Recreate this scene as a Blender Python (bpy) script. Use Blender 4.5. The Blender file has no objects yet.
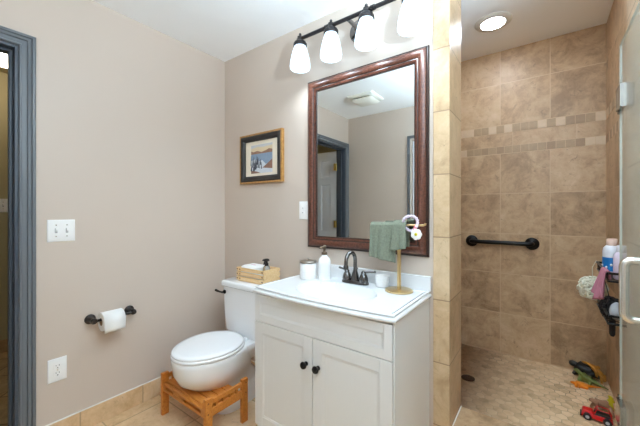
import bpy, bmesh, math, random
from mathutils import Vector, Matrix
random.seed(7)
PI = math.pi
S = bpy.context.scene
COL = S.collection

# ------------------------------------------------------------------ camera, world, exposure
cam = bpy.data.cameras.new('camera')
cam.sensor_width = 36.0
cam.lens = 308.0 / 640.0 * 36.0
cam.shift_y = -(213.0 - 211.0) / 640.0
cam.clip_start = 0.02
cam_o = bpy.data.objects.new('camera', cam)
COL.objects.link(cam_o)
cam_o.location = (2.099, -1.557, 1.232)
cam_o.rotation_euler = (PI / 2, 0, math.radians(36.28))
S.camera = cam_o

W = bpy.data.worlds.new('world')
S.world = W
W.use_nodes = True
W.node_tree.nodes['Background'].inputs[0].default_value = (0.9, 0.95, 1.0, 1)
W.node_tree.nodes['Background'].inputs[1].default_value = 0.6

S.view_settings.view_transform = 'Standard'
S.view_settings.look = 'None'
S.view_settings.gamma = 1.0
S.view_settings.use_curve_mapping = False
S.view_settings.exposure = 0.17
SHADE_W = 2.0        # glass shades over the mirror
BULB_W = 6.5        # bulb in each shade, shining out of its open bottom
DOWN_W = 100.0        # shower downlight lens
FILL_BOWL_W = 23.0      # glow of the unseen bowl added on the right wall as fill
FILL_SPOT_W = 245.0     # added spot in that bowl, aimed up to bounce off the ceiling
HALL_W = 30.0         # lamp in the hall
try:
    S.cycles.max_bounces = 12
    S.cycles.diffuse_bounces = 8
    S.cycles.glossy_bounces = 6
    S.cycles.transparent_max_bounces = 12
    S.cycles.sample_clamp_indirect = 6.0
    S.cycles.use_denoising = True
    S.cycles.caustics_reflective = False
    S.cycles.caustics_refractive = False
except Exception:
    pass

# ------------------------------------------------------------------ materials
def lin(c):
    return tuple(((v / 255) / 12.92 if v / 255 <= 0.04045 else ((v / 255 + 0.055) / 1.055) ** 2.4) for v in c[:3]) + (1.0,)

class NT:
    def __init__(self, name):
        self.m = bpy.data.materials.new(name)
        self.m.use_nodes = True
        self.t = self.m.node_tree
        self.bsdf = self.t.nodes['Principled BSDF']
        self.out = self.t.nodes['Material Output']
    def n(self, kind, **kw):
        o = self.t.nodes.new(kind)
        for k, v in kw.items():
            setattr(o, k, v)
        return o
    def l(self, a, b):
        self.t.links.new(a, b)
    def math(self, op, a, b=None, c=None):
        o = self.n('ShaderNodeMath', operation=op)
        for i, v in enumerate((a, b, c)):
            if v is None:
                continue
            if isinstance(v, (int, float)):
                o.inputs[i].default_value = v
            else:
                self.l(v, o.inputs[i])
        return o.outputs[0]
    def pos(self, kind='Position'):
        if kind == 'Position':
            return self.n('ShaderNodeNewGeometry').outputs['Position']
        return self.n('ShaderNodeTexCoord').outputs[kind]
    def noise(self, vec, scale, detail=3.0, rough=0.55, dist=0.0):
        o = self.n('ShaderNodeTexNoise')
        o.inputs['Scale'].default_value = scale
        o.inputs['Detail'].default_value = detail
        o.inputs['Roughness'].default_value = rough
        o.inputs['Distortion'].default_value = dist
        self.l(vec, o.inputs['Vector'])
        return o.outputs['Fac']
    def mix(self, f, a, b, blend='MIX'):
        o = self.n('ShaderNodeMix', data_type='RGBA', blend_type=blend)
        for sock, v in ((o.inputs[0], f), (o.inputs[6], a), (o.inputs[7], b)):
            if isinstance(v, (int, float)):
                sock.default_value = v
            elif isinstance(v, tuple):
                sock.default_value = v
            else:
                self.l(v, sock)
        return o.outputs[2]
    def ramp(self, f, stops, interp='LINEAR'):
        o = self.n('ShaderNodeValToRGB')
        cr = o.color_ramp
        cr.interpolation = interp
        while len(cr.elements) < len(stops):
            cr.elements.new(0.5)
        for e, (p, c) in zip(cr.elements, stops):
            e.position = p
            e.color = c
        self.l(f, o.inputs[0])
        return o.outputs[0]
    def maprange(self, v, a, b, c=0.0, d=1.0):
        o = self.n('ShaderNodeMapRange')
        self.l(v, o.inputs[0])
        for i, x in enumerate((a, b, c, d)):
            o.inputs[i + 1].default_value = x
        return o.outputs[0]
    def bump(self, h, strength=0.2, dist=0.002):
        o = self.n('ShaderNodeBump')
        o.inputs['Strength'].default_value = strength
        o.inputs['Distance'].default_value = dist
        self.l(h, o.inputs['Height'])
        self.l(o.outputs[0], self.bsdf.inputs['Normal'])
    def base(self, v, rough=0.5, metal=0.0, spec=0.5):
        if isinstance(v, tuple):
            self.bsdf.inputs['Base Color'].default_value = v
        else:
            self.l(v, self.bsdf.inputs['Base Color'])
        self.bsdf.inputs['Roughness'].default_value = rough
        self.bsdf.inputs['Metallic'].default_value = metal
        self.bsdf.inputs['Specular IOR Level'].default_value = spec

def scale_c(c, k):
    return (min(c[0] * k, 1), min(c[1] * k, 1), min(c[2] * k, 1), 1)

def plain(name, rgb, rough=0.5, metal=0.0, var=0.06, scale=14.0, bump=0.0, bscale=120.0, spec=0.5, bdist=0.002):
    t = NT(name)
    c = lin(rgb)
    p = t.pos('Object')
    f = t.noise(p, scale)
    t.base(t.mix(f, scale_c(c, 1 - var), scale_c(c, 1 + var)), rough, metal, spec)
    if bump:
        t.bump(t.noise(p, bscale, 4.0), bump, bdist)
    return t.m

def wood(name, c1, c2, rough=0.45, stretch=(2, 22, 22), scale=5.0, metal=0.0, bump=0.08):
    t = NT(name)
    p = t.pos('Object')
    mp = t.n('ShaderNodeMapping')
    mp.inputs['Scale'].default_value = stretch
    t.l(p, mp.inputs['Vector'])
    f = t.noise(mp.outputs[0], scale, 4.0, 0.6, 0.6)
    t.base(t.ramp(f, [(0.3, lin(c1)), (0.7, lin(c2))]), rough, metal)
    t.bump(f, bump, 0.002)
    return t.m

def tile(name, axes, origin, size, grout_w, cols, grout, rough=0.45, seed=0.0, diag=False, veins=1.0, contrast=1.0):
    """Travertine tiles laid on a grid in the plane of two world axes."""
    t = NT(name)
    p = t.pos()
    sep = t.n('ShaderNodeSeparateXYZ')
    t.l(p, sep.inputs[0])
    a, b = sep.outputs[axes[0]], sep.outputs[axes[1]]
    if diag:
        a2 = t.math('MULTIPLY', t.math('ADD', a, b), 0.70711)
        b2 = t.math('MULTIPLY', t.math('SUBTRACT', b, a), 0.70711)
        a, b = a2, b2
    u = t.math('DIVIDE', t.math('SUBTRACT', a, origin[0]), size[0])
    v = t.math('DIVIDE', t.math('SUBTRACT', b, origin[1]), size[1])
    du = t.math('MULTIPLY', t.math('SUBTRACT', 0.5, t.math('ABSOLUTE', t.math('SUBTRACT', t.math('FRACT', u), 0.5))), size[0])
    dv = t.math('MULTIPLY', t.math('SUBTRACT', 0.5, t.math('ABSOLUTE', t.math('SUBTRACT', t.math('FRACT', v), 0.5))), size[1])
    d = t.math('MINIMUM', du, dv)
    edge = t.maprange(d, grout_w * 0.5, grout_w * 0.5 + 0.0015)
    comb = t.n('ShaderNodeCombineXYZ')
    t.l(t.math('FLOOR', u), comb.inputs[0])
    t.l(t.math('FLOOR', v), comb.inputs[1])
    comb.inputs[2].default_value = seed
    wn = t.n('ShaderNodeTexWhiteNoise', noise_dimensions='3D')
    t.l(comb.outputs[0], wn.inputs['Vector'])
    # each tile cut from another place of the stone
    off = t.n('ShaderNodeVectorMath', operation='MULTIPLY_ADD')
    t.l(wn.outputs['Color'], off.inputs[0])
    off.inputs[1].default_value = (9, 9, 9)
    t.l(p, off.inputs[2])
    big = t.noise(off.outputs[0], 8.0, 8.0, 0.68, 0.6)
    fine = t.noise(off.outputs[0], 38.0, 5.0, 0.7, 0.3)
    pit = t.noise(off.outputs[0], 22.0, 8.0, 0.78, 0.9)
    f = t.math('ADD', t.math('MULTIPLY', big, 0.75), t.math('MULTIPLY', fine, 0.25))
    f = t.math('ADD', f, t.math('MULTIPLY', t.math('SUBTRACT', wn.outputs['Value'], 0.5), 0.16))
    col = t.ramp(f, [(0.5 - 0.18 / contrast, lin(cols[0])), (0.5, lin(cols[1])), (0.5 + 0.2 / contrast, lin(cols[2]))])
    pm = t.maprange(pit, 0.575, 0.665, 0.0, 0.75 * veins)
    col = t.mix(pm, col, scale_c(lin(cols[0]), 0.62))
    t.base(t.mix(edge, lin(grout), col), rough)
    h = t.math('SUBTRACT', t.math('MULTIPLY', edge, 1.0), t.math('MULTIPLY', pm, 0.35))
    t.bump(h, 0.35, 0.002)
    return t.m

def hexmosaic(name, size, cols, grout, grout2):
    t = NT(name)
    p = t.pos()
    warp = t.n('ShaderNodeTexNoise')
    warp.inputs['Scale'].default_value = 16.0
    t.l(p, warp.inputs['Vector'])
    wv = t.n('ShaderNodeVectorMath', operation='MULTIPLY_ADD')
    t.l(warp.outputs['Color'], wv.inputs[0])
    wv.inputs[1].default_value = (0.022, 0.022, 0)
    t.l(p, wv.inputs[2])
    sep = t.n('ShaderNodeSeparateXYZ')
    t.l(wv.outputs[0], sep.inputs[0])
    x = t.math('DIVIDE', t.math('ADD', sep.outputs[0], 5.0), size)
    y = t.math('DIVIDE', t.math('ADD', sep.outputs[1], 5.0), size)
    R3 = math.sqrt(3)
    def cell(ox, oy):
        ux = t.math('DIVIDE', t.math('SUBTRACT', x, ox), 1.0)
        uy = t.math('DIVIDE', t.math('SUBTRACT', y, oy), R3)
        gx = t.math('SUBTRACT', t.math('FRACT', ux), 0.5)
        gy = t.math('MULTIPLY', t.math('SUBTRACT', t.math('FRACT', uy), 0.5), R3)
        q = t.math('ADD', t.math('MULTIPLY', gx, gx), t.math('MULTIPLY', gy, gy))
        ax, ay = t.math('ABSOLUTE', gx), t.math('ABSOLUTE', gy)
        e = t.math('MAXIMUM', ax, t.math('ADD', t.math('MULTIPLY', ax, 0.5), t.math('MULTIPLY', ay, R3 / 2)))
        ix = t.math('FLOOR', ux)
        iy = t.math('FLOOR', uy)
        return q, e, ix, iy
    qa, ea, ax_, ay_ = cell(0, 0)
    qb, eb, bx_, by_ = cell(0.5, R3 / 2)
    pick = t.math('LESS_THAN', qa, qb)
    inv = t.math('SUBTRACT', 1.0, pick)
    def sel(a, b):
        return t.math('ADD', t.math('MULTIPLY', a, pick), t.math('MULTIPLY', b, inv))
    e = sel(ea, eb)
    ci = t.n('ShaderNodeCombineXYZ')
    t.l(sel(ax_, bx_), ci.inputs[0]); t.l(sel(ay_, by_), ci.inputs[1]); t.l(pick, ci.inputs[2])
    wn = t.n('ShaderNodeTexWhiteNoise', noise_dimensions='3D')
    t.l(ci.outputs[0], wn.inputs['Vector'])
    off = t.n('ShaderNodeVectorMath', operation='MULTIPLY_ADD')
    t.l(wn.outputs['Color'], off.inputs[0]); off.inputs[1].default_value = (0.25, 0.25, 0.25); t.l(p, off.inputs[2])
    nz = t.noise(off.outputs[0], 9.0, 5.0, 0.65, 0.5)
    f = t.math('ADD', nz, t.math('MULTIPLY', t.math('SUBTRACT', wn.outputs['Value'], 0.5), 0.22))
    col = t.ramp(f, [(0.28, lin(cols[0])), (0.5, lin(cols[1])), (0.72, lin(cols[2]))])
    edge = t.maprange(e, 0.455, 0.485)
    dirt = t.maprange(t.noise(p, 2.6, 4.0, 0.7), 0.45, 0.62)
    g = t.mix(dirt, lin(grout), lin(grout2))
    t.base(t.mix(edge, col, g), 0.55)
    t.bump(t.math('SUBTRACT', 1.0, edge), 0.35, 0.0015)
    return t.m

def lamp(name, rgb, strength):
    t = NT(name)
    e = t.n('ShaderNodeEmission')
    p = t.pos('Object')
    f = t.noise(p, 30.0)
    c = lin(rgb)
    t.l(t.mix(f, scale_c(c, 0.97), c), e.inputs[0])
    e.inputs[1].default_value = strength
    t.l(e.outputs[0], t.out.inputs[0])
    return t.m

def glass_sheet(name, tint, frost):
    t = NT(name)
    tr = t.n('ShaderNodeBsdfTransparent'); tr.inputs[0].default_value = tint
    df = t.n('ShaderNodeBsdfTranslucent'); df.inputs[0].default_value = (0.8, 0.84, 0.82, 1)
    d2 = t.n('ShaderNodeBsdfDiffuse'); d2.inputs[0].default_value = (0.8, 0.84, 0.82, 1)
    md = t.n('ShaderNodeMixShader'); md.inputs[0].default_value = 0.5
    t.l(df.outputs[0], md.inputs[1]); t.l(d2.outputs[0], md.inputs[2])
    m1 = t.n('ShaderNodeMixShader')
    sp = t.maprange(t.noise(t.pos('Object'), 55.0, 4.0, 0.7), 0.35, 0.7, frost * 0.85, frost * 1.15)
    t.l(sp, m1.inputs[0]); t.l(tr.outputs[0], m1.inputs[1]); t.l(md.outputs[0], m1.inputs[2])
    gl = t.n('ShaderNodeBsdfGlossy'); gl.inputs['Roughness'].default_value = 0.08
    fr = t.n('ShaderNodeFresnel'); fr.inputs[0].default_value = 1.12
    m2 = t.n('ShaderNodeMixShader')
    bf = t.math('SUBTRACT', 1.0, t.n('ShaderNodeNewGeometry').outputs['Backfacing'])
    t.l(t.math('MULTIPLY', fr.outputs[0], bf), m2.inputs[0]); t.l(m1.outputs[0], m2.inputs[1]); t.l(gl.outputs[0], m2.inputs[2])
    t.l(m2.outputs[0], t.out.inputs[0])
    return t.m

M = {}
M['paint'] = plain('greige_wall_paint', (202, 187, 174), 0.36, var=0.015, scale=3, bump=0.06, bscale=260, spec=0.35)
M['ceiling'] = plain('ceiling_paint', (248, 248, 248), 0.8, var=0.01, scale=3, bump=0.05, bscale=200)
M['hallpaint'] = plain('hall_paint', (178, 166, 128), 0.6, var=0.02, scale=3)
TRAV = [(150, 119, 87), (188, 155, 119), (207, 177, 142)]
LTRAV = [(172, 142, 106), (196, 167, 131), (211, 185, 151)]
GR = (200, 170, 136)
M['tile_low'] = tile('shower_wall_tile', (0, 2), (1.827 - 0.915, 0.163), (0.3025, 0.3), 0.004, TRAV, GR, contrast=1.05, seed=1)
M['tile_up'] = tile('shower_upper_tile', (0, 2), (1.827 - 0.915, 1.879), (0.3025, 0.312), 0.004, TRAV, GR, contrast=1.05, seed=2)
M['tile_strip'] = tile('shower_strip_tile', (0, 2), (1.90 - 0.73, 1.62), (0.365, 0.4), 0.004, TRAV, GR, contrast=1.05, seed=3)
M['tile_low_y'] = tile('shower_side_tile', (1, 2), (1.13 - 0.9, 0.163), (0.3025, 0.3), 0.004, TRAV, GR, contrast=1.05, seed=4)
M['tile_up_y'] = tile('shower_side_upper_tile', (1, 2), (1.13 - 0.9, 1.879), (0.3025, 0.312), 0.004, TRAV, GR, contrast=1.05, seed=5)
M['tile_strip_y'] = tile('shower_side_strip_tile', (1, 2), (0.2, 1.62), (0.365, 0.4), 0.004, TRAV, GR, contrast=1.05, seed=6)
M['trimtile'] = tile('jamb_tile', (0, 2), (-3.0, 0.190), (7.0, 0.305), 0.004, LTRAV, (150, 122, 92), seed=8, veins=0.7)
M['jambtile'] = tile('jamb_side_tile', (1, 2), (-3.0, 0.190), (7.0, 0.305), 0.004, LTRAV, (150, 122, 92), rough=0.42, seed=9, veins=0.7)
M['curbtile'] = tile('curb_tile', (0, 1), (1.40, -3.0), (0.32, 7.0), 0.004, TRAV, GR, contrast=1.05, seed=10)
FL = [(196, 160, 118), (218, 186, 146), (231, 205, 170)]
M['floor'] = tile('bathroom_floor_tile', (0, 1), (0.10, -0.20), (0.33, 0.33), 0.006, FL, (176, 148, 114), rough=0.4, seed=11)
M['basetile_x'] = tile('baseboard_tile_left', (1, 2), (-0.965, -1.0), (0.33, 3.0), 0.005, FL, (176, 148, 114), seed=12, veins=0.6)
M['basetile_y'] = tile('baseboard_tile_back', (0, 2), (0.2, -1.0), (0.33, 3.0), 0.005, FL, (176, 148, 114), seed=13, veins=0.6)
M['hallfloor'] = tile('hall_floor_tile', (0, 1), (0.1, 0.05), (0.3, 0.3), 0.008, [(146, 120, 84), (174, 144, 104), (190, 162, 122)], (110, 86, 58), seed=14, diag=True)
M['hex'] = hexmosaic('shower_floor_mosaic', 0.05, [(200, 164, 122), (232, 198, 156), (244, 216, 180)], (214, 182, 144), (134, 104, 76))
M['mos_a'] = plain('mosaic_brown', (156, 127, 96), 0.45, var=0.2, scale=60)
M['mos_b'] = plain('mosaic_taupe', (168, 140, 107), 0.45, var=0.2, scale=60)
M['mos_c'] = plain('mosaic_cream', (205, 178, 146), 0.45, var=0.1, scale=60)
M['grout'] = plain('grout', GR, 0.8)
M['caulk'] = plain('white_caulk', (232, 228, 220), 0.6)
M['trimpaint'] = plain('slate_trim_paint', (102, 106, 111), 0.35, var=0.03)
M['darkjamb'] = plain('dark_jamb_paint', (70, 78, 90), 0.4, var=0.05)
M['whitepaint'] = plain('white_door_paint', (226, 228, 234), 0.4, var=0.01)
M['vanity'] = plain('white_vanity_paint', (226, 225, 223), 0.38, var=0.008, scale=4)
M['cultured'] = plain('cultured_marble', (228, 228, 228), 0.16, var=0.006, scale=6)
M['porcelain'] = plain('porcelain', (240, 241, 243), 0.09, var=0.004, scale=6)
M['seatplastic'] = plain('seat_plastic', (244, 244, 245), 0.22, var=0.004, scale=6)
M['plate'] = plain('white_plate_plastic', (245, 244, 242), 0.3, var=0.006)
M['slot'] = plain('dark_slot', (40, 38, 36), 0.6)
M['bronze'] = plain('oil_rubbed_bronze', (104, 101, 100), 0.24, 0.92, var=0.2, scale=40)
M['tpbronze'] = plain('dark_bronze', (58, 53, 51), 0.32, 0.7, var=0.15, scale=40)
M['black_metal'] = plain('black_metal', (30, 27, 26), 0.35, 0.6, var=0.15)
M['barbronze'] = plain('light_bar_bronze', (58, 54, 54), 0.35, 0.7, var=0.15)
M['chrome'] = plain('chrome', (176, 178, 178), 0.12, 1.0, var=0.02)
M['nickel'] = plain('brushed_nickel', (226, 224, 216), 0.24, 1.0, var=0.04)
M['darkchrome'] = plain('dark_mirror_metal', (120, 118, 118), 0.15, 1.0, var=0.05)
M['brass'] = plain('brushed_brass', (226, 198, 146), 0.3, 1.0, var=0.05)
M['hinge_brass'] = plain('hinge_brass', (222, 190, 110), 0.3, 0.8, var=0.05)
M['mframe'] = wood('mahogany_frame', (70, 38, 28), (112, 68, 52), 0.28, (9, 9, 9), 9.0, bump=0.15)
M['mframe_dark'] = wood('dark_frame_edge', (34, 20, 16), (60, 36, 28), 0.3, (9, 9, 9), 9.0)
mt = NT('silvered_glass'); mt.base(mt.mix(mt.noise(mt.pos('Object'), 2.0), (0.84, 0.87, 0.86, 1), (0.86, 0.89, 0.88, 1)), 0.0, 1.0); M['mirror'] = mt.m
M['pic_black'] = plain('picture_black', (34, 30, 28), 0.35, var=0.15)
M['pic_gold'] = wood('picture_gold', (150, 104, 52), (190, 142, 80), 0.4, (6, 6, 6), 8.0)
M['mat_board'] = plain('mat_board', (238, 226, 206), 0.8, var=0.01)
M['bamboo'] = wood('bamboo', (184, 106, 38), (212, 140, 62), 0.4, (3, 16, 16), 6.0)
M['bamboo_dark'] = plain('dark_bamboo_joint', (110, 62, 28), 0.5)
M['pine'] = wood('pine', (224, 184, 130), (242, 212, 164), 0.5, (3, 18, 18), 6.0)
M['pine_dark'] = plain('dowel_brown', (112, 70, 36), 0.6)
M['paperwhite'] = plain('white_paper', (246, 245, 243), 0.85, var=0.01, bump=0.1, bscale=80)
M['pink'] = plain('pink_print', (214, 140, 160), 0.6)
M['blackplastic'] = plain('black_plastic', (20, 19, 20), 0.35)
M['ceramic'] = plain('white_ceramic', (245, 243, 241), 0.2, var=0.005)
M['steel_lid'] = plain('brushed_lid', (168, 158, 146), 0.28, 1.0, var=0.06)
M['pump'] = plain('bronze_pump', (128, 110, 92), 0.3, 0.9, var=0.08)
M['towel'] = plain('sage_terry', (126, 131, 114), 0.95, var=0.35, scale=120, bump=0.9, bscale=420, spec=0.1, bdist=0.004)
M['shade'] = lamp('lit_frosted_glass', (214, 237, 255), SHADE_W)
M['downlens'] = lamp('lit_lens', (226, 240, 255), DOWN_W)
M['fillbowl'] = lamp('fill_bowl_glow', (199, 232, 255), FILL_BOWL_W)  # glowing surface of the added fill light
M['halllamp'] = lamp('hall_lamp_glass', (255, 240, 215), HALL_W)
M['fan'] = plain('fan_plastic', (240, 238, 228), 0.45, var=0.01)
M['whitetrim'] = plain('white_trim_ring', (226, 222, 214), 0.4)
M['glass'] = glass_sheet('shower_glass', (0.965, 0.985, 0.985, 1), 0.22)
M['glassedge'] = plain('glass_edge', (206, 214, 204), 0.15, var=0.02)
M['loofah'] = plain('cream_mesh', (228, 224, 204), 0.9, var=0.1, scale=60, bump=0.6, bscale=200)
M['pinkcloth'] = plain('mauve_terry', (176, 112, 126), 0.95, var=0.15, scale=90, bump=0.7, bscale=300)
M['blackmesh'] = plain('black_mesh_sponge', (38, 34, 36), 0.9, var=0.3, scale=50, bump=0.8, bscale=160)
M['greyscrub'] = plain('pale_grey_sponge', (176, 176, 178), 0.8, var=0.1, scale=60, bump=0.4)
M['bluelabel'] = plain('blue_label', (30, 120, 190), 0.35, var=0.05)
M['bottlewhite'] = plain('white_bottle', (232, 232, 238), 0.3, var=0.02)
M['capcream'] = plain('peach_cap', (236, 204, 186), 0.35, var=0.02)
M['red'] = plain('red_plastic', (206, 22, 22), 0.3, var=0.05)
M['orange'] = plain('orange_rubber', (236, 136, 24), 0.45, var=0.15, scale=60)
M['ochre'] = plain('ochre_rubber', (186, 124, 36), 0.5, var=0.35, scale=50)
M['brown'] = plain('brown_rubber', (96, 58, 30), 0.5, var=0.3, scale=50)
M['green'] = plain('green_rubber', (112, 118, 52), 0.5, var=0.25, scale=50)
M['blackrubber'] = plain('black_rubber', (34, 30, 26), 0.5, var=0.3, scale=50)
M['tan'] = plain('tan_rubber', (164, 122, 92), 0.55, var=0.25, scale=50)
M['yellow'] = plain('yellow_rubber', (212, 196, 40), 0.45, var=0.1)
M['darkdrain'] = plain('dark_drain', (74, 46, 26), 0.4, 0.6, var=0.2)
M['flowerwhite'] = plain('white_petal', (244, 240, 238), 0.7, var=0.03)
M['lilac'] = plain('lilac_lace', (222, 206, 220), 0.7, var=0.15, scale=150)
M['rose'] = plain('rose_ribbon', (206, 120, 130), 0.6, var=0.1)
def clear(name):
    t = NT(name)
    t.base((0.92, 0.93, 0.93, 1), 0.05)
    t.bsdf.inputs['Transmission Weight'].default_value = 0.9
    t.l(t.mix(t.noise(t.pos('Object'), 20.0), (0.9, 0.92, 0.92, 1), (0.94, 0.95, 0.95, 1)), t.bsdf.inputs['Base Color'])
    return t.m
M['clear'] = clear('clear_plastic')

# ------------------------------------------------------------------ mesh builder
class MB:
    def __init__(self):
        self.v, self.f, self.mi, self.mats = [], [], [], []
        self.cur = 0
    def mat(self, m):
        if m not in self.mats:
            self.mats.append(m)
        self.cur = self.mats.index(m)
        return self
    def add(self, vs, fs):
        b = len(self.v)
        self.v += [tuple(x) for x in vs]
        for f in fs:
            self.f.append([b + i for i in f])
            self.mi.append(self.cur)
        return self
    def box(self, x0, x1, y0, y1, z0, z1):
        x0, x1 = sorted((x0, x1)); y0, y1 = sorted((y0, y1)); z0, z1 = sorted((z0, z1))
        vs = [(x, y, z) for z in (z0, z1) for y in (y0, y1) for x in (x0, x1)]
        return self.add(vs, [(0, 2, 3, 1), (4, 5, 7, 6), (0, 1, 5, 4), (1, 3, 7, 5), (3, 2, 6, 7), (2, 0, 4, 6)])
    def quad(self, *p):
        return self.add(p, [tuple(range(len(p)))])
    def loft(self, rings, cap0=True, cap1=True, closed=True):
        n = len(rings[0]); vs = [p for r in rings for p in r]; fs = []
        for i in range(len(rings) - 1):
            for k in range(n if closed else n - 1):
                a, b = i * n + k, i * n + (k + 1) % n
                fs.append((a, b, b + n, a + n))
        if cap0: fs.append(tuple(reversed(range(n))))
        if cap1: fs.append(tuple((len(rings) - 1) * n + k for k in range(n)))
        return self.add(vs, fs)
    def lathe(self, prof, c, axis=(0, 0, 1), n=32, cap0=True, cap1=True):
        """prof: (radius, distance along axis)"""
        ax = Vector(axis).normalized()
        u = ax.orthogonal().normalized() if abs(ax.z) < 0.99 else Vector((1, 0, 0))
        w = ax.cross(u); c = Vector(c)
        rings = [[c + ax * h + (u * math.cos(2 * PI * k / n) + w * math.sin(2 * PI * k / n)) * max(r, 1e-5) for k in range(n)] for r, h in prof]
        return self.loft(rings, cap0, cap1)
    def tube(self, path, r, n=12, cap=True):
        path = [Vector(p) for p in path]
        rs = r if isinstance(r, (list, tuple)) else [r] * len(path)
        rings = []; up = None
        for i, p in enumerate(path):
            d = (path[min(i + 1, len(path) - 1)] - path[max(i - 1, 0)]).normalized()
            u = d.orthogonal().normalized() if up is None else (up - d * up.dot(d)).normalized()
            up = u; w = d.cross(u)
            rings.append([p + (u * math.cos(2 * PI * k / n) + w * math.sin(2 * PI * k / n)) * rs[i] for k in range(n)])
        return self.loft(rings, cap, cap)
    def sphere(self, c, r, n=20, m=12, sq=(1, 1, 1)):
        rings = []
        for j in range(m + 1):
            a = PI * j / m
            rings.append([(c[0] + r * sq[0] * max(math.sin(a), 1e-4) * math.cos(2 * PI * k / n), c[1] + r * sq[1] * max(math.sin(a), 1e-4) * math.sin(2 * PI * k / n), c[2] - r * sq[2] * math.cos(a)) for k in range(n)])
        return self.loft(rings)
    def frame(self, prof, a0, a1, b0, b1, place, open_bottom=False, mats=None):
        """Sweep prof [(inset, height)] round a rectangle; place(a, b, h) -> point."""
        rings = []
        for i, h in prof:
            if open_bottom:
                rings.append([place(a0 + i, b0, h), place(a0 + i, b1 - i, h), place(a1 - i, b1 - i, h), place(a1 - i, b0, h)])
            else:
                rings.append([place(a0 + i, b0 + i, h), place(a0 + i, b1 - i, h), place(a1 - i, b1 - i, h), place(a1 - i, b0 + i, h)])
        for j in range(len(rings) - 1):
            if mats: self.mat(mats[j])
            self.loft([rings[j], rings[j + 1]], False, False, closed=not open_bottom)
        return self
    def build(self, name, mat=None, parent=None, loc=None, smooth=35, bevel=0.0, seg=2, kind=None):
        me = bpy.data.meshes.new(name)
        o = bpy.data.objects.new(name, me)
        if parent is not None:
            org = Vector(parent['_o'])
        elif loc is not None:
            org = Vector(loc)
        else:
            org = Vector((0, 0, 0))
        me.from_pydata([tuple(Vector(p) - org) for p in self.v], [], self.f)
        mats = [mat] if (mat is not None and not self.mats) else self.mats
        for m in mats:
            me.materials.append(m)
        if self.mats:
            for p, i in zip(me.polygons, self.mi):
                p.material_index = i
        bm = bmesh.new(); bm.from_mesh(me)
        bmesh.ops.remove_doubles(bm, verts=bm.verts, dist=1e-5)
        bmesh.ops.recalc_face_normals(bm, faces=bm.faces)
        bm.to_mesh(me); bm.free()
        me.shade_smooth()
        if smooth < 180:
            me.set_sharp_from_angle(angle=math.radians(smooth))
        COL.objects.link(o)
        if parent is not None:
            o.parent = parent
            o['_o'] = tuple(org)
        else:
            o.location = org
            o['_o'] = tuple(org)
        if bevel:
            b = o.modifiers.new('soften', 'BEVEL'); b.width = bevel; b.segments = seg; b.limit_method = 'ANGLE'; b.angle_limit = math.radians(40); b.harden_normals = True
        if kind: o['kind'] = kind
        return o

def thing(name, label, cat, loc, group=None):
    o = bpy.data.objects.new(name, None)
    o.empty_display_size = 0.05
    o.location = loc
    o['_o'] = tuple(loc)
    COL.objects.link(o)
    return tag(o, label, cat, group)

def tag(o, label, cat, group=None):
    o['label'] = label; o['category'] = cat
    if group: o['group'] = group
    return o

def struct(mb, name, mat=None, **kw):
    return mb.build(name, mat, kind='structure', **kw)

def ease(a, b, x):
    t = max(0.0, min(1.0, (x - a) / (b - a)))
    return t * t * (3 - 2 * t)

# ------------------------------------------------------------------ the room
CH = 2.44
struct(MB().box(0, 2.42, -1.95, 0.0, -0.05, 0), 'floor', M['floor'])
struct(MB().box(-0.12, 2.54, -2.07, 1.25, CH, CH + 0.05), 'ceiling', M['ceiling'])
# vanity wall, 0.235 thick, ends at the shower opening
struct(MB().box(-0.12, 1.72, 0.0, 0.235, 0, CH), 'wall_back', M['paint'])
# left wall with the doorway
lw = MB()
lw.box(-0.12, 0, -1.214, 0.0, 0, CH).box(-0.12, 0, -1.872, -1.214, 2.047, CH).box(-0.12, 0, -1.95, -1.872, 0, CH)
struct(lw, 'wall_left', M['paint'])
rw = MB()
rw.box(-0.12, 0.845, -2.07, -1.95, 0, CH).box(0.845, 1.46, -2.07, -1.95, 2.05, CH).box(1.46, 2.54, -2.07, -1.95, 0, CH)
struct(rw, 'wall_rear', M['paint'])
struct(MB().box(2.42, 2.54, -1.95, 0.0, 0, CH), 'wall_right', M['paint'])

# shower: curb, floor, three tiled walls
struct(MB().box(1.40, 2.412, 0.235, 1.13, 0.10, 0.158).box(0.95, 1.40, 0.235, 1.13, 0.10, 0.158), 'floor_shower', M['hex'])
struct(MB().box(1.728, 2.42, 0.0, 0.235, 0, 0.178), 'trim_1', M['curbtile'], bevel=0.003)

def banded(face, low, up, strip, cells):
    """face(a, z) -> point on the wall; cells: (a0, a1, row, material) mosaics; returns MB"""
    mb = MB()
    A0, A1 = cells['span']
    for z0, z1, m in ((0.10, 1.663, low), (1.663, 1.72, M['grout']), (1.72, 1.817, strip), (1.817, 1.879, M['grout']), (1.879, CH, up)):
        mb.mat(m).quad(face(A0, z0, 0), face(A1, z0, 0), face(A1, z1, 0), face(A0, z1, 0))
    p = 0.0515
    for row, (z0, z1) in enumerate(((1.663, 1.72), (1.817, 1.879))):
        n = int((A1 - A0) / p)
        for k in range(n):
            b = A1 - 0.002 - k * p; a = b - p + 0.003
            m = cells['pick']((a + b) / 2, row)
            h = 0.002
            za, zb = z0 + 0.003, z1 - 0.003
            mb.mat(m)
            q = [face(a, za, h), face(b, za, h), face(b, zb, h), face(a, zb, h)]
            g = [face(a, za, 0), face(b, za, 0), face(b, zb, 0), face(a, zb, 0)]
            mb.add(q + g, [(0, 1, 2, 3), (4, 5, 1, 0), (5, 6, 2, 1), (6, 7, 3, 2), (7, 4, 0, 3)])
    return mb
DARK = ((1.655, 1.765), (1.805, 1.86), (1.90, 2.06), (2.105, 2.17), (2.215, 2.375))
rnd = random.Random(3)
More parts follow.
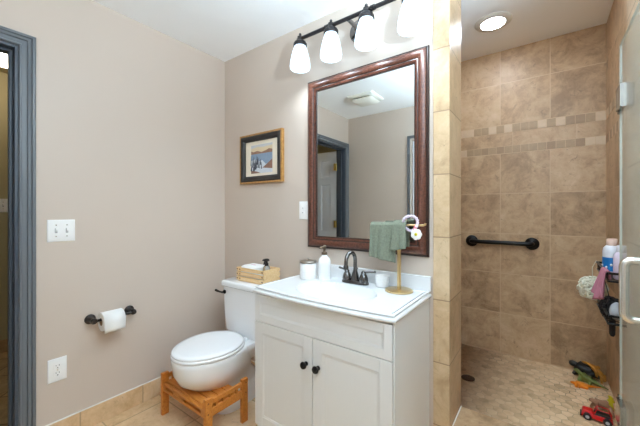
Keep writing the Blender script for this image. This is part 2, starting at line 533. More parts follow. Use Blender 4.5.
def pick_back(a, row):
    if any(s - (0.05 if row == 0 else 0) <= a <= e for s, e in DARK) and not (row == 0 and 2.30 < a < 2.345):
        return rnd.choice((M['mos_a'], M['mos_b'], M['mos_b']))
    return M['mos_c']
bk = banded(lambda a, z, h: (a, 1.13 - h, z), M['tile_low'], M['tile_up'], M['tile_strip'], {'span': (0.95, 2.412), 'pick': pick_back})
bk.mat(M['grout']).box(0.83, 2.54, 1.131, 1.25, 0, CH)
struct(bk, 'wall_shower_back')
pick_side = lambda a, row: rnd.choice((M['mos_a'], M['mos_b'], M['mos_c']))
rs = banded(lambda a, z, h: (2.412 - h, a, z), M['tile_low_y'], M['tile_up_y'], M['tile_strip_y'], {'span': (0.235, 1.13), 'pick': pick_side})
rs.mat(M['grout']).box(2.4125, 2.54, 0.0, 1.13, 0, CH)
struct(rs, 'wall_shower_right')
ls = banded(lambda a, z, h: (0.95 + h, a, z), M['tile_low_y'], M['tile_up_y'], M['tile_strip_y'], {'span': (0.235, 1.13), 'pick': pick_side})
ls.mat(M['grout']).box(0.83, 0.9495, 0.235, 1.25, 0, CH)
struct(ls, 'wall_shower_left')
# tile cladding on the end of the vanity wall and on the front strip beside the vanity
jb = MB()
jb.mat(M['trimtile']).box(1.652, 1.7285, -0.010, 0.0, 0, CH)
jb.mat(M['jambtile']).box(1.72, 1.7285, 0.0, 0.24, 0.0, CH)
jb.mat(M['trimtile']).box(1.0, 1.72, 0.2355, 0.24, 0.10, CH)
struct(jb, 'trim_2', bevel=0.0025)
rj = MB()
rj.mat(M['jambtile']).box(2.37, 2.419, 0.0, 0.235, 0.178, CH)
struct(rj, 'trim_3', bevel=0.002)
# white bead of caulk at the foot of the jamb
struct(MB().mat(M['caulk']).box(1.7285, 1.733, 0.0, 0.235, 0.178, 0.182), 'trim_4')

# baseboards of floor tile, with the pale caulk on top
struct(MB().mat(M['basetile_x']).box(0, 0.010, -1.149, 0, 0, 0.112).mat(M['caulk']).box(0, 0.009, -1.149, 0, 0.112, 0.117), 'baseboard_left', bevel=0.0015)
struct(MB().mat(M['basetile_y']).box(0.010, 0.86, -0.010, 0, 0, 0.112).mat(M['caulk']).box(0.010, 0.86, -0.009, 0, 0.112, 0.117), 'baseboard_back', bevel=0.0015)

# door lining and moulded casings, painted slate
CAS = [(0, 0.0), (0, 0.016), (0.004, 0.019), (0.013, 0.019), (0.017, 0.013), (0.023, 0.016), (0.030, 0.017), (0.034, 0.011), (0.044, 0.013), (0.052, 0.012), (0.055, 0.015), (0.060, 0.015), (0.064, 0.010), (0.064, 0.0)]
cs = MB().mat(M['trimpaint'])
cs.frame(CAS, -1.936, -1.150, 0, 2.111, lambda a, b, h: (h, a, b), open_bottom=True)
struct(cs, 'trim_5', smooth=25)
jm = MB().mat(M['darkjamb'])
jm.box(-0.13, 0.001, -1.226, -1.213, 0, 2.047).box(-0.13, 0.001, -1.873, -1.860, 0, 2.047).box(-0.13, 0.001, -1.860, -1.226, 2.034, 2.048)
jm.box(-0.085, -0.045, -1.238, -1.226, 0, 2.034).box(-0.085, -0.045, -1.860, -1.848, 0, 2.034).box(-0.085, -0.045, -1.848, -1.238, 2.022, 2.034)
struct(jm, 'trim_6', bevel=0.002)
c2 = MB().mat(M['trimpaint'])
c2.frame([(i * 0.45, h) for i, h in CAS], 0.80, 1.505, 0, 2.10, lambda a, b, h: (a, -1.95 + h, b), open_bottom=True)
struct(c2, 'trim_7', smooth=25)

def panel_door(mb, w, h, place):
    """six panel leaf: place(a along width, b height, d depth)"""
    T = 0.035
    cols_ = ((0.10, w / 2 - 0.045), (w / 2 + 0.045, w - 0.10))
    rows_ = ((0.22, 0.80), (0.95, 1.58), (1.68, h - 0.11))
    xs = [0, cols_[0][0], cols_[0][1], cols_[1][0], cols_[1][1], w]
    zs = [0, rows_[0][0], rows_[0][1], rows_[1][0], rows_[1][1], rows_[2][0], rows_[2][1], h]
    for side in (0, 1):
        d = lambda k: (T - k) if side else k
        for i in range(5):
            for j in range(7):
                a0, a1, b0, b1 = xs[i], xs[i + 1], zs[j], zs[j + 1]
                if i in (1, 3) and j in (1, 3, 5):
                    st = [(0, 0), (0.008, 0.008), (0.02, 0.008), (0.045, 0.002)]
                    R = [[place(a0 + q, b0 + q, d(k)), place(a1 - q, b0 + q, d(k)), place(a1 - q, b1 - q, d(k)), place(a0 + q, b1 - q, d(k))] for q, k in st]
                    mb.loft(R, False, True)
                else:
                    mb.quad(place(a0, b0, d(0)), place(a1, b0, d(0)), place(a1, b1, d(0)), place(a0, b1, d(0)))
    for a0, b0, a1, b1 in ((0, 0, w, 0), (w, 0, w, h), (w, h, 0, h), (0, h, 0, 0)):
        mb.quad(place(a0, b0, 0), place(a1, b1, 0), place(a1, b1, T), place(a0, b0, T))
    return mb
# the door leaf, swung open into the hall
d1 = panel_door(MB(), 0.585, 2.015, lambda a, b, d: (-0.135 - a, -1.869 - d, 0.008 + b)).build('door_1', M['whitepaint'], loc=(-0.135, -1.869, 0), smooth=20, kind='structure')
for hz in (1.81, 1.06, 0.28):
    MB().box(-0.150, -0.128, -1.824, -1.8605, hz - 0.045, hz + 0.045).lathe([(0.007, -0.048), (0.007, 0.048)], (-0.133, -1.863, hz), n=12).build('hinge', M['hinge_brass'], d1)
MB().lathe([(0.026, 0), (0.026, 0.006), (0.012, 0.010), (0.012, 0.03), (0.026, 0.04), (0.03, 0.052), (0.024, 0.064), (0.001, 0.068)], (-0.665, -1.869, 0.96), (0, 1, 0)).build('handle', M['hinge_brass'], d1)
d2 = panel_door(MB(), 0.60, 2.03, lambda a, b, d: (0.8525 + a, -1.975 - d, 0.008 + b)).build('door_2', M['whitepaint'], loc=(0.8525, -1.975, 0), smooth=20, kind='structure')
MB().lathe([(0.026, 0), (0.026, 0.006), (0.012, 0.010), (0.012, 0.02), (0.024, 0.03), (0.001, 0.05)], (1.39, -1.975, 0.96), (0, 1, 0)).build('handle', M['hinge_brass'], d2)

# the hall beyond the doorway
struct(MB().box(-1.84, 0.0, -2.9, 0.2, -0.05, 0), 'floor_hall', M['hallfloor'])
struct(MB().box(-1.84, -0.12, -2.9, 0.2, CH, CH + 0.05), 'ceiling_hall', M['hallpaint'])
hw = MB().box(-1.84, -1.72, -2.9, 0.2, 0, CH).box(-1.72, -0.121, 0.08, 0.2, 0, CH).box(-1.72, -0.121, -2.9, -2.78, 0, CH)
hw.box(-0.135, -0.121, -1.2, 0.08, 0, CH).box(-0.135, -0.121, -2.78, -1.88, 0, CH)
struct(hw, 'wall_hall', M['hallpaint'])
struct(MB().box(-1.72, -1.71, -2.78, 0.08, 0, 0.11), 'baseboard_hall', M['hallfloor'])
hl = thing('hall_ceiling_lamp', 'small round ceiling lamp lit in the hall beyond the doorway', 'ceiling lamp', (-1.22, -1.09, CH))
MB().lathe([(0.09, 0), (0.09, -0.02), (0.08, -0.024)], (-1.22, -1.09, CH), cap0=True).build('lamp_base', M['nickel'], hl)
MB().lathe([(0.082, -0.0245), (0.088, -0.05), (0.07, -0.09), (0.03, -0.108), (0.001, -0.112)], (-1.22, -1.09, CH)).build('lamp_shade', M['halllamp'], hl)

# made-up fill light on the right wall, out of view, to brighten the room
cd_ = thing('fill_light_bowl', 'added fill light shaped as a glass bowl on the right wall, out of view', 'fill light', (2.42, -0.98, 1.75))
MB().lathe([(0.06, 0.0005), (0.06, 0.012), (0.02, 0.02), (0.016, 0.07)], (2.42, -0.98, 1.70), (-1, 0, 0)).build('wall_plate', M['nickel'], cd_)
MB().lathe([(0.001, -0.10), (0.05, -0.095), (0.10, -0.06), (0.13, 0.0), (0.14, 0.05), (0.134, 0.05), (0.124, 0.0), (0.095, -0.053), (0.045, -0.086), (0.001, -0.09)], (2.265, -0.98, 1.75), n=40).build('lamp_shade', M['fillbowl'], cd_)
bl = bpy.data.lights.new('bulb', 'SPOT')  # added upward spot, fills the room by ceiling bounce
bl.energy = FILL_SPOT_W; bl.color = (0.62, 0.83, 1.0); bl.spot_size = math.radians(150); bl.spot_blend = 0.4; bl.shadow_soft_size = 0.05
bo = bpy.data.objects.new('bulb', bl); COL.objects.link(bo); bo.parent = cd_
bo.location = (-0.155, 0, 0.0); bo.rotation_euler = Vector((-0.45, -0.1, 0.88)).to_track_quat('-Z', 'Y').to_euler()

# ------------------------------------------------------------------ wall plates
def switch_plate(name, label, cat, place, w, h, toggles=0, outlets=0, rockers=0, loc=(0, 0, 0)):
    """place(a, b, d): a across, b up, d out of the wall"""
    t = thing(name, label, cat, loc)
    prof = [(0, 0), (0, 0.003), (0.004, 0.0065), (0.006, 0.007)]
    mb = MB()
    mb.loft([[place(-w / 2 + i, -h / 2 + i, d), place(w / 2 - i, -h / 2 + i, d), place(w / 2 - i, h / 2 - i, d), place(-w / 2 + i, h / 2 - i, d)] for i, d in prof])
    mb.build('cover_plate', M['plate'], t)
    def lbox(m, a0, a1, b0, b1, d0, d1, dz=0):
        p = [place(a, b, d) for d in (d0, d1) for b in (b0, b1) for a in (a0, a1)]
        if dz:
            for i in range(4, 8): p[i] = (p[i][0], p[i][1], p[i][2] + dz)
        m.add(p, [(0, 2, 3, 1), (4, 5, 7, 6), (0, 1, 5, 4), (1, 3, 7, 5), (3, 2, 6, 7), (2, 0, 4, 6)])
    for k in range(toggles):
        a = (k - (toggles - 1) / 2) * 0.046
        m = MB(); m.mat(M['greyscrub']); lbox(m, a - 0.0055, a + 0.0055, -0.0125, 0.0125, 0.006, 0.0074)
        m.build('toggle_slot', None, t)
        m = MB(); lbox(m, a - 0.004, a + 0.004, -0.006, 0.006, 0.007, 0.02, 0.008)
        m.build('toggle', M['plate'], t, bevel=0.001)
        for s in (-1, 1):
            m = MB(); lbox(m, a - 0.003, a + 0.003, s * 0.03 - 0.003, s * 0.03 + 0.003, 0.006, 0.0078)
            m.build('screw', M['nickel'], t, bevel=0.001)
    for k in range(outlets):
        b = (k - (outlets - 1) / 2) * 0.0385
        m = MB()
        pts = []
        for q in range(28):
            an = 2 * PI * q / 28
            pts.append((0.0172 * max(-1, min(1, 1.25 * math.cos(an))), 0.0145 * max(-1, min(1, 1.2 * math.sin(an)))))
        m.loft([[place(x, b + y, d) for x, y in pts] for d in (0.006, 0.0085)])
        s = m.build('socket', M['plate'], t, smooth=30)
        m = MB()
        lbox(m, -0.0075, -0.0055, b + 0.001, b + 0.010, 0.0086, 0.0092); lbox(m, 0.0055, 0.0075, b + 0.002, b + 0.009, 0.0086, 0.0092)
        lbox(m, -0.0025, 0.0025, b - 0.009, b - 0.0045, 0.0086, 0.0092)
        m.build('slots', M['slot'], s)
    if outlets:
        m = MB(); lbox(m, -0.003, 0.003, -0.003, 0.003, 0.006, 0.0082); m.build('screw', M['nickel'], t, bevel=0.001)
    for k in range(rockers):
        m = MB(); lbox(m, -0.0165, 0.0165, -0.033, 0.033, 0.006, 0.0085)
        m.build('switch_surround', M['plate'], t, bevel=0.001)
        for s in (-1, 1):
            m = MB(); lbox(m, -0.012, 0.012, s * 0.0145 - 0.011, s * 0.0145 + 0.011, 0.0085, 0.0115)
            b_ = m.build('rocker', M['plate'], t, bevel=0.001)
            m = MB(); lbox(m, -0.004, 0.004, s * 0.0145 - 0.003, s * 0.0145 + 0.003, 0.0115, 0.0119)
            m.build('rocker_mark', M['greyscrub'], b_)
    return t
switch_plate('double_light_switch', 'white double toggle switch plate on the wall above the toilet paper', 'light switch', lambda a, b, d: (d, -1.046 - a, 1.127 + b), 0.118, 0.117, toggles=2, loc=(0, -1.046, 1.127))
switch_plate('wall_outlet', 'white double socket outlet low on the wall above the tile baseboard', 'outlet', lambda a, b, d: (d, -1.063 - a, 0.388 + b), 0.080, 0.122, outlets=2, loc=(0, -1.063, 0.388))
switch_plate('stacked_light_switch', 'narrow white switch plate with two rockers beside the mirror frame', 'light switch', lambda a, b, d: (0.825 + a, -d, 1.236 + b), 0.072, 0.117, rockers=1, loc=(0.825, 0, 1.236))
switch_plate('hall_light_switch', 'small white switch plate on the yellowish hall wall seen through the doorway', 'light switch', lambda a, b, d: (-1.72 + d, -1.028 - a, 1.28 + b), 0.072, 0.117, toggles=1, loc=(-1.72, -1.028, 1.28))

# ------------------------------------------------------------------ toilet paper holder and roll
tp = thing('toilet_paper_holder', 'dark bronze two-post toilet paper holder on the greige wall', 'toilet paper holder', (0, -0.815, 0.615))
for y in (-0.917, -0.713):
    MB().lathe([(0.0275, 0.0005), (0.0275, 0.006), (0.024, 0.010), (0.018, 0.013), (0.013, 0.020), (0.011, 0.035), (0.012, 0.052), (0.016, 0.058), (0.017, 0.066), (0.013, 0.075), (0.001, 0.079)], (0, y, 0.615), (1, 0, 0), n=24).build('post', M['tpbronze'], tp)
MB().tube([(0.066, -0.917, 0.615), (0.066, -0.713, 0.615)], 0.0075).build('bar', M['tpbronze'], tp)
ro = thing('toilet_paper_roll', 'white toilet paper roll hanging on the dark bronze holder', 'toilet paper', (0.074, -0.829, 0.553))
y0, y1 = -0.887, -0.779
RC = (0.073, 0, 0.605)
n = 40
def ring(r, y, drop=0.0): return [(RC[0] + r * math.cos(2 * PI * k / n), y, RC[2] + r * math.sin(2 * PI * k / n)) for k in range(n)]
MB().loft([ring(0.0215, y0), ring(0.050, y0), ring(0.052, y0 + 0.002), ring(0.052, y1 - 0.002), ring(0.050, y1), ring(0.0215, y1)], False, False).build('paper', M['paperwhite'], ro)
MB().loft([ring(0.0215, y0), ring(0.0215, y1), ring(0.0195, y1), ring(0.0195, y0), ring(0.0215, y0)], False, False).build('cardboard_core', plain('cardboard', (168, 136, 104), 0.9), ro)
sh = MB()
path = [(RC[0] + 0.0525 * math.cos(a), RC[2] + 0.0525 * math.sin(a)) for a in [PI * 0.35 - k * PI * 0.35 / 8 for k in range(9)]] + [(0.1255, 0.585), (0.124, 0.565), (0.121, 0.548)]
sh.loft([[(x, y, z) for (x, z) in path] for y in (y0 + 0.001, y1 - 0.001)], False, False, closed=False)
so = sh.build('loose_sheet', M['paperwhite'], ro)
so.modifiers.new('thick', 'SOLIDIFY').thickness = 0.0008

# ------------------------------------------------------------------ toilet
TX = 0.452
to = thing('toilet', 'white two-piece toilet with closed lid between the wall and the vanity', 'toilet', (TX, -0.3, 0))
def rrect(cx, cy, hw, hd, z, r=0.03, n=6):
    pts = []
    for sx, sy, a0 in ((1, 1, 0), (-1, 1, 90), (-1, -1, 180), (1, -1, 270)):
        for k in range(n + 1):
            a = math.radians(a0 + 90 * k / n)
            pts.append((cx + sx * (hw - r) + r * math.cos(a), cy + sy * (hd - r) + r * math.sin(a), z))
    return pts
tk = MB()
tk.loft([rrect(TX, -0.122, 0.150, 0.088, 0.395, 0.03), rrect(TX, -0.122, 0.166, 0.096, 0.42, 0.035), rrect(TX, -0.121, 0.176, 0.100, 0.52, 0.03), rrect(TX, -0.120, 0.186, 0.102, 0.71, 0.028)])
tk.build('tank', M['porcelain'], to, smooth=50)
ld = MB()
ld.loft([rrect(TX, -0.122, 0.188, 0.106, 0.711, 0.03), rrect(TX, -0.122, 0.193, 0.113, 0.716, 0.03), rrect(TX, -0.122, 0.194, 0.114, 0.738, 0.03), rrect(TX, -0.122, 0.191, 0.111, 0.746, 0.03), rrect(TX, -0.122, 0.184, 0.104, 0.750, 0.028)])
ld.build('tank_lid', M['porcelain'], to, smooth=50)
lv = MB()
lv.lathe([(0.014, 0), (0.014, 0.006), (0.008, 0.010), (0.007, 0.024)], (0.300, -0.2235, 0.672), (0, -1, 0), n=16)
lv.tube([(0.300, -0.243, 0.672), (0.275, -0.246, 0.672), (0.250, -0.250, 0.676), (0.235, -0.252, 0.680)], [0.006, 0.0065, 0.008, 0.0085], n=10)
lv.build('flush_lever', M['black_metal'], to)
def oval(cx, cy, hw, fl, bl, z, n=48, p=2.0):
    out = []
    for k in range(n):
        a = 2 * PI * k / n
        c, s = math.cos(a), math.sin(a)
        out.append((cx + hw * math.copysign(abs(c) ** (2 / p), c), cy + (bl if s > 0 else fl) * math.copysign(abs(s) ** (2 / p), s), z))
    return out
BY = -0.435
bw = MB()
bw.loft([oval(TX, -0.30, 0.105, 0.12, 0.24, 0.0, p=2.6), oval(TX, -0.30, 0.106, 0.12, 0.24, 0.02, p=2.6), oval(TX, -0.30, 0.096, 0.105, 0.235, 0.06, p=2.5), oval(TX, -0.31, 0.092, 0.105, 0.23, 0.12, p=2.4),
         oval(TX, -0.345, 0.098, 0.125, 0.24, 0.165, p=2.2), oval(TX, -0.40, 0.122, 0.172, 0.26, 0.205), oval(TX, -0.425, 0.152, 0.204, 0.28, 0.25), oval(TX, BY, 0.172, 0.222, 0.29, 0.305), oval(TX, BY, 0.180, 0.230, 0.29, 0.365), oval(TX, BY, 0.182, 0.232, 0.29, 0.385), oval(TX, BY, 0.177, 0.227, 0.285, 0.392)])
bw.build('bowl', M['porcelain'], to, smooth=60)
dk = MB()
dk.loft([rrect(TX, -0.165, 0.105, 0.145, 0.28, 0.03), rrect(TX, -0.165, 0.150, 0.148, 0.345, 0.03), rrect(TX, -0.165, 0.158, 0.150, 0.385, 0.03), rrect(TX, -0.165, 0.154, 0.146, 0.394, 0.03)])
dk.build('tank_deck', M['porcelain'], to, smooth=50)
se = MB()
se.loft([oval(TX, BY, 0.180, 0.228, 0.205, 0.3935), oval(TX, BY, 0.186, 0.234, 0.208, 0.398), oval(TX, BY, 0.186, 0.234, 0.208, 0.408), oval(TX, BY, 0.182, 0.230, 0.205, 0.4125)])
se.build('seat', M['seatplastic'], to, smooth=60)
li = MB()
li.loft([oval(TX, BY, 0.180, 0.228, 0.198, 0.4135), oval(TX, BY, 0.183, 0.231, 0.20, 0.417), oval(TX, BY, 0.183, 0.231, 0.20, 0.424), oval(TX, BY, 0.178, 0.226, 0.195, 0.4295), oval(TX, BY, 0.155, 0.20, 0.17, 0.432), oval(TX, BY, 0.09, 0.13, 0.11, 0.433)])
li.build('seat_lid', M['seatplastic'], to, smooth=60)
for s in (-1, 1):
    MB().lathe([(0.016, 0), (0.016, 0.012), (0.012, 0.018), (0.001, 0.02)], (TX + s * 0.075, -0.237, 0.3945), n=16).build('seat_hinge', M['seatplastic'], to)

# ------------------------------------------------------------------ bamboo step stool round the foot of the bowl
st = thing('toilet_step_stool', 'honey bamboo step stool standing around the toilet base', 'step stool', (0.452, -0.5, 0))
SX0, SX1, SY0, SY1 = 0.218, 0.684, -0.626, -0.345
for x in (SX0, SX1 - 0.022):
    for y0_, y1_ in ((SY0, SY0 + 0.042), (SY1 - 0.042, SY1)):
        l = MB().box(x, x + 0.022, y0_, y1_, 0, 0.252)
        l.build('leg', M['bamboo'], st, bevel=0.003)
    for z0_, z1_ in ((0.215, 0.238), (0.148, 0.192)):
        MB().box(x + 0.003, x + 0.019, SY0 + 0.042, SY1 - 0.042, z0_, z1_).build('side_rail', M['bamboo'], st, bevel=0.002)
    for k in range(4):
        yy = SY0 + 0.07 + k * 0.045
        MB().box(x + 0.006, x + 0.016, yy - 0.006, yy + 0.006, 0.192, 0.215).build('spindle', M['bamboo'], st, bevel=0.001)
for y0_ in (SY0 + 0.004, ):
    f = MB()
    f.box(SX0 + 0.022, SX1 - 0.022, y0_, y0_ + 0.018, 0.150, 0.166).box(SX0 + 0.022, SX1 - 0.022, y0_, y0_ + 0.018, 0.182, 0.196)
    for xx in (SX0 + 0.022, SX0 + 0.135, SX1 - 0.235, SX1 - 0.052):
        f.box(xx, xx + 0.030, y0_, y0_ + 0.018, 0.166, 0.182)
    f.box(SX0 + 0.165, SX1 - 0.205, y0_, y0_ + 0.018, 0.166, 0.182)
    f.build('front_apron', M['bamboo'], st, bevel=0.0015)
for i in range(4):
    yy = SY0 + 0.026 + i * 0.052
    MB().box(SX0 + 0.022, SX1 - 0.022, yy, yy + 0.046, 0.184, 0.198).build('tread_slat', M['bamboo'], st, bevel=0.002)
for x in (SX0, SX1):
    s = -1 if x == SX0 else 1
    for y in (SY0 + 0.016, SY1 - 0.016):
        for z in (0.228, 0.172):
            MB().lathe([(0.004, -0.001), (0.004, 0.0008)], (x, y, z), (s, 0, 0), n=10).build('dowel_cap', M['bamboo_dark'], st)

# ------------------------------------------------------------------ wooden crate on the tank, with its contents
KX0, KX1, KY0, KY1, KZ = 0.366, 0.634, -0.176, -0.022, 0.7505
cr = thing('wooden_crate', 'small slatted pine crate standing on the toilet tank lid', 'crate', ((KX0 + KX1) / 2, (KY0 + KY1) / 2, KZ))
for y in (KY0, KY1 - 0.008):
    for k in range(3):
        z = KZ + 0.008 + k * 0.031
        MB().box(KX0 + 0.0, KX1 - 0.0, y, y + 0.008, z, z + 0.024).build('slat', M['pine'], cr, bevel=0.001)
for x in (KX0, KX1 - 0.010):
    MB().box(x, x + 0.010, KY0 + 0.008, KY1 - 0.008, KZ + 0.004, KZ + 0.094).build('end_panel', M['pine'], cr, bevel=0.001)
MB().box(KX0 + 0.010, KX1 - 0.010, KY0 + 0.008, KY1 - 0.008, KZ + 0.0, KZ + 0.007).build('bottom', M['pine'], cr)
for x in (KX0 + 0.010, KX0 + 0.035, KX1 - 0.012):
    for k in range(3):
        MB().box(x - 0.006, x + 0.006, KY0 - 0.0008, KY0 + 0.004, KZ + 0.016 + k * 0.031, KZ + 0.023 + k * 0.031).build('nail_head', M['pine_dark'], cr)
wp = thing('wipes_pack', 'white paper pack with a pink print lying in the pine crate', 'wipes', (0.445, -0.10, KZ + 0.008))
m = MB()
m.loft([rrect(0.460, -0.100, 0.078, 0.056, KZ + 0.008, 0.012), rrect(0.460, -0.100, 0.080, 0.058, KZ + 0.05, 0.012), rrect(0.462, -0.098, 0.078, 0.056, KZ + 0.098, 0.012), rrect(0.464, -0.097, 0.066, 0.046, KZ + 0.106, 0.012)])
m.build('pack', M['paperwhite'], wp, smooth=50)
m = MB()
for k, (dx, dy) in enumerate(((-0.012, 0), (0.0, 0.003), (0.012, 0), (0.022, -0.002))):
    m.lathe([(0.006, 0), (0.006, 0.0006)], (0.449 + dx, -0.097 + dy, KZ + 0.1058), n=12)
m.build('print', M['pink'], wp)
sb = thing('spray_bottle', 'clear spray bottle with black trigger standing in the pine crate', 'spray bottle', (0.578, -0.095, KZ + 0.008))
MB().lathe([(0.001, 0), (0.024, 0.001), (0.025, 0.006), (0.025, 0.085), (0.020, 0.10), (0.011, 0.108), (0.011, 0.116)], (0.578, -0.095, KZ + 0.008), n=24).build('bottle', M['clear'], sb)
tg = MB()
cz = KZ + 0.008
tg.lathe([(0.0135, 0.104), (0.0135, 0.122), (0.009, 0.124), (0.008, 0.134)], (0.578, -0.095, cz), n=16)
tg.loft([[(0.578 + w, y, cz + z) for w, z in ((-0.008, z0_), (0.008, z0_), (0.007, z1_), (-0.007, z1_))] for y, z0_, z1_ in ((-0.075, 0.134, 0.146), (-0.085, 0.134, 0.152), (-0.105, 0.134, 0.153), (-0.120, 0.138, 0.150), (-0.126, 0.140, 0.148))])
tg.tube([(0.578, -0.108, cz + 0.135), (0.578, -0.116, cz + 0.125), (0.578, -0.120, cz + 0.112)], [0.005, 0.0045, 0.003], n=8)
tg.build('trigger', M['blackplastic'], sb)

# ------------------------------------------------------------------ framed picture
pf = thing('framed_picture', 'small black framed lake picture with gold outer edge and cream mat', 'picture', (0.424, 0, 1.61))
PX0, PX1, PZ0, PZ1 = 0.214, 0.653, 1.434, 1.798
pl = lambda a, b, h: (a, -h, b)
m = MB().mat(M['pic_gold']); m.frame([(0, 0.0005), (0, 0.024), (0.006, 0.026), (0.014, 0.024)], PX0, PX1, PZ0, PZ1, pl); m.build('outer_frame', None, pf, smooth=30)
m = MB().mat(M['pic_black']); m.frame([(0.014, 0.0005), (0.014, 0.0255), (0.020, 0.030), (0.040, 0.027), (0.050, 0.016), (0.054, 0.014), (0.054, 0.008)], PX0, PX1, PZ0, PZ1, pl); m.build('inner_frame', None, pf, smooth=30)
m = MB(); m.box(PX0 + 0.03, PX1 - 0.03, -0.009, -0.002, PZ0 + 0.03, PZ1 - 0.03); m.build('mat_board', M['mat_board'], pf)
# the print: a hazy mountain lake with pines and snowy shore
QX0, QX1, QZ0, QZ1 = 0.326, 0.548, 1.508, 1.716
pm = MB()
def PQ(pts, mat, d):
    pm.mat(mat); pm.quad(*[(QX0 + u * (QX1 - QX0), -0.0092 - d, QZ0 + v * (QZ1 - QZ0)) for u, v in pts])
c_sky = plain('print_sky', (196, 196, 200), 0.7); c_mt = plain('print_hills', (150, 112, 90), 0.7, var=0.25, scale=60); c_glow = plain('print_glow', (220, 200, 164), 0.7)
c_lake = plain('print_lake', (136, 154, 176), 0.7, var=0.15, scale=50); c_snow = plain('print_snow', (212, 216, 222), 0.7, var=0.12, scale=60); c_pine = plain('print_pines', (72, 74, 84), 0.7, var=0.3, scale=90); c_rock = plain('print_bank', (140, 104, 88), 0.7, var=0.3, scale=70)
PQ([(0, 0), (1, 0), (1, 1), (0, 1)], c_sky, 0)
PQ([(0, .72), (1, .72), (1, .93), (.6, .90), (.3, .93), (0, .88)], c_glow, .0002)
PQ([(0, .66), (1, .66), (1, .78), (.85, .82), (.7, .77), (.5, .73), (.3, .79), (.12, .76), (0, .80)], c_mt, .0004)
PQ([(0, .28), (1, .28), (1, .68), (0, .68)], c_lake, .0005)
PQ([(0, .10), (.5, .0), (1, .0), (1, .34), (.7, .30), (.55, .44), (.35, .42), (.2, .50), (0, .46)], c_snow, .0006)
PQ([(.55, .18), (1, .12), (1, .46), (.85, .36)], c_rock, .0008)
PQ([(0, 0), (.45, 0), (.3, .06), (0, .12)], c_rock, .0008)
rp = random.Random(5)
for k in range(17):
    u = rp.choice((rp.uniform(0, .45), rp.uniform(.3, .6))); b = rp.uniform(.06, .35); h = rp.uniform(.18, .36); w = rp.uniform(.02, .045)
    PQ([(u - w, b), (u + w, b), (u + w * .2, b + h), (u - w * .2, b + h)], c_pine, .001 + k * .00005)
pm.build('print', None, pf)

# ------------------------------------------------------------------ wall mirror
mi = thing('wall_mirror', 'tall rectangular mirror in a wide reddish-brown wooden frame above the sink', 'mirror', (1.244, 0, 1.003))
MX0, MX1, MZ0, MZ1 = 0.866, 1.632, 1.003, 2.054
prof = [(0, 0.0), (0, 0.010), (0.004, 0.014), (0.008, 0.014), (0.012, 0.020), (0.020, 0.026), (0.032, 0.029), (0.042, 0.026), (0.050, 0.020), (0.053, 0.018), (0.057, 0.0195), (0.061, 0.018), (0.066, 0.014), (0.073, 0.0125), (0.073, 0.006)]
md = M['mframe']; mk = M['mframe_dark']
m = MB(); m.frame(prof, MX0, MX1, MZ0, MZ1, pl, mats=[mk, mk, mk, mk, md, md, md, md, mk, mk, md, md, mk, mk]); m.build('frame', None, mi, smooth=35)
m = MB(); m.quad((MX0 + 0.06, -0.0075, MZ0 + 0.06), (MX1 - 0.06, -0.0075, MZ0 + 0.06), (MX1 - 0.06, -0.0075, MZ1 - 0.06), (MX0 + 0.06, -0.0075, MZ1 - 0.06)); m.build('mirror_glass', M['mirror'], mi)
m = MB(); m.box(MX0 + 0.02, MX1 - 0.02, -0.006, -0.001, MZ0 + 0.02, MZ1 - 0.02); m.build('backing', M['mframe_dark'], mi)

# ------------------------------------------------------------------ vanity light over the mirror
vl = thing('vanity_light_bar', 'dark bronze four-lamp light bar with lit frosted glass shades above the mirror', 'light', (1.242, 0, 2.27))
LY = -0.13
MB().lathe([(0.066, 0.0005), (0.066, 0.006), (0.060, 0.014), (0.050, 0.018), (0.030, 0.022), (0.018, 0.030), (0.012, 0.045), (0.011, 0.13)], (1.242, 0, 2.262), (0, -1, 0), n=36).build('backplate', M['darkchrome'], vl)
bar = MB().tube([(0.885, LY, 2.270), (1.600, LY, 2.270)], 0.011, n=16)
for x in (1.10, 1.385): bar.tube([(x - 0.012, LY, 2.270), (x + 0.012, LY, 2.270)], 0.0145, n=16)
bar.build('bar', M['barbronze'], vl)
SHX = (0.903, 1.128, 1.349, 1.582)
for x in SHX:
    h = MB()
    h.lathe([(0.001, 2.304), (0.006, 2.302), (0.0085, 2.297), (0.006, 2.291), (0.004, 2.289), (0.004, 2.284), (0.017, 2.282), (0.018, 2.264), (0.022, 2.256), (0.036, 2.248), (0.041, 2.238), (0.041, 2.224), (0.037, 2.222)], (x, LY, 0), n=28)
    h.build('shade_holder', M['barbronze'], vl)
    s = MB()
    s.lathe([(0.0345, 2.224), (0.0385, 2.212), (0.0445, 2.195), (0.0510, 2.170), (0.0565, 2.145), (0.0600, 2.122), (0.0615, 2.106), (0.0605, 2.094), (0.0570, 2.087), (0.0540, 2.087), (0.0575, 2.106), (0.0525, 2.145), (0.047, 2.170), (0.0405, 2.195), (0.034, 2.210), (0.020, 2.216)], (x, LY, 0), n=36, cap0=False)
    s.build('lamp_shade', M['shade'], vl)
    bl = bpy.data.lights.new('bulb', 'SPOT')
    bl.energy = BULB_W; bl.color = (0.72, 0.87, 1.0); bl.spot_size = math.radians(160); bl.spot_blend = 1.0; bl.shadow_soft_size = 0.045
    bo = bpy.data.objects.new('bulb', bl); COL.objects.link(bo); bo.parent = vl
    bo.location = Vector((x, LY, 2.105)) - Vector(vl['_o'])

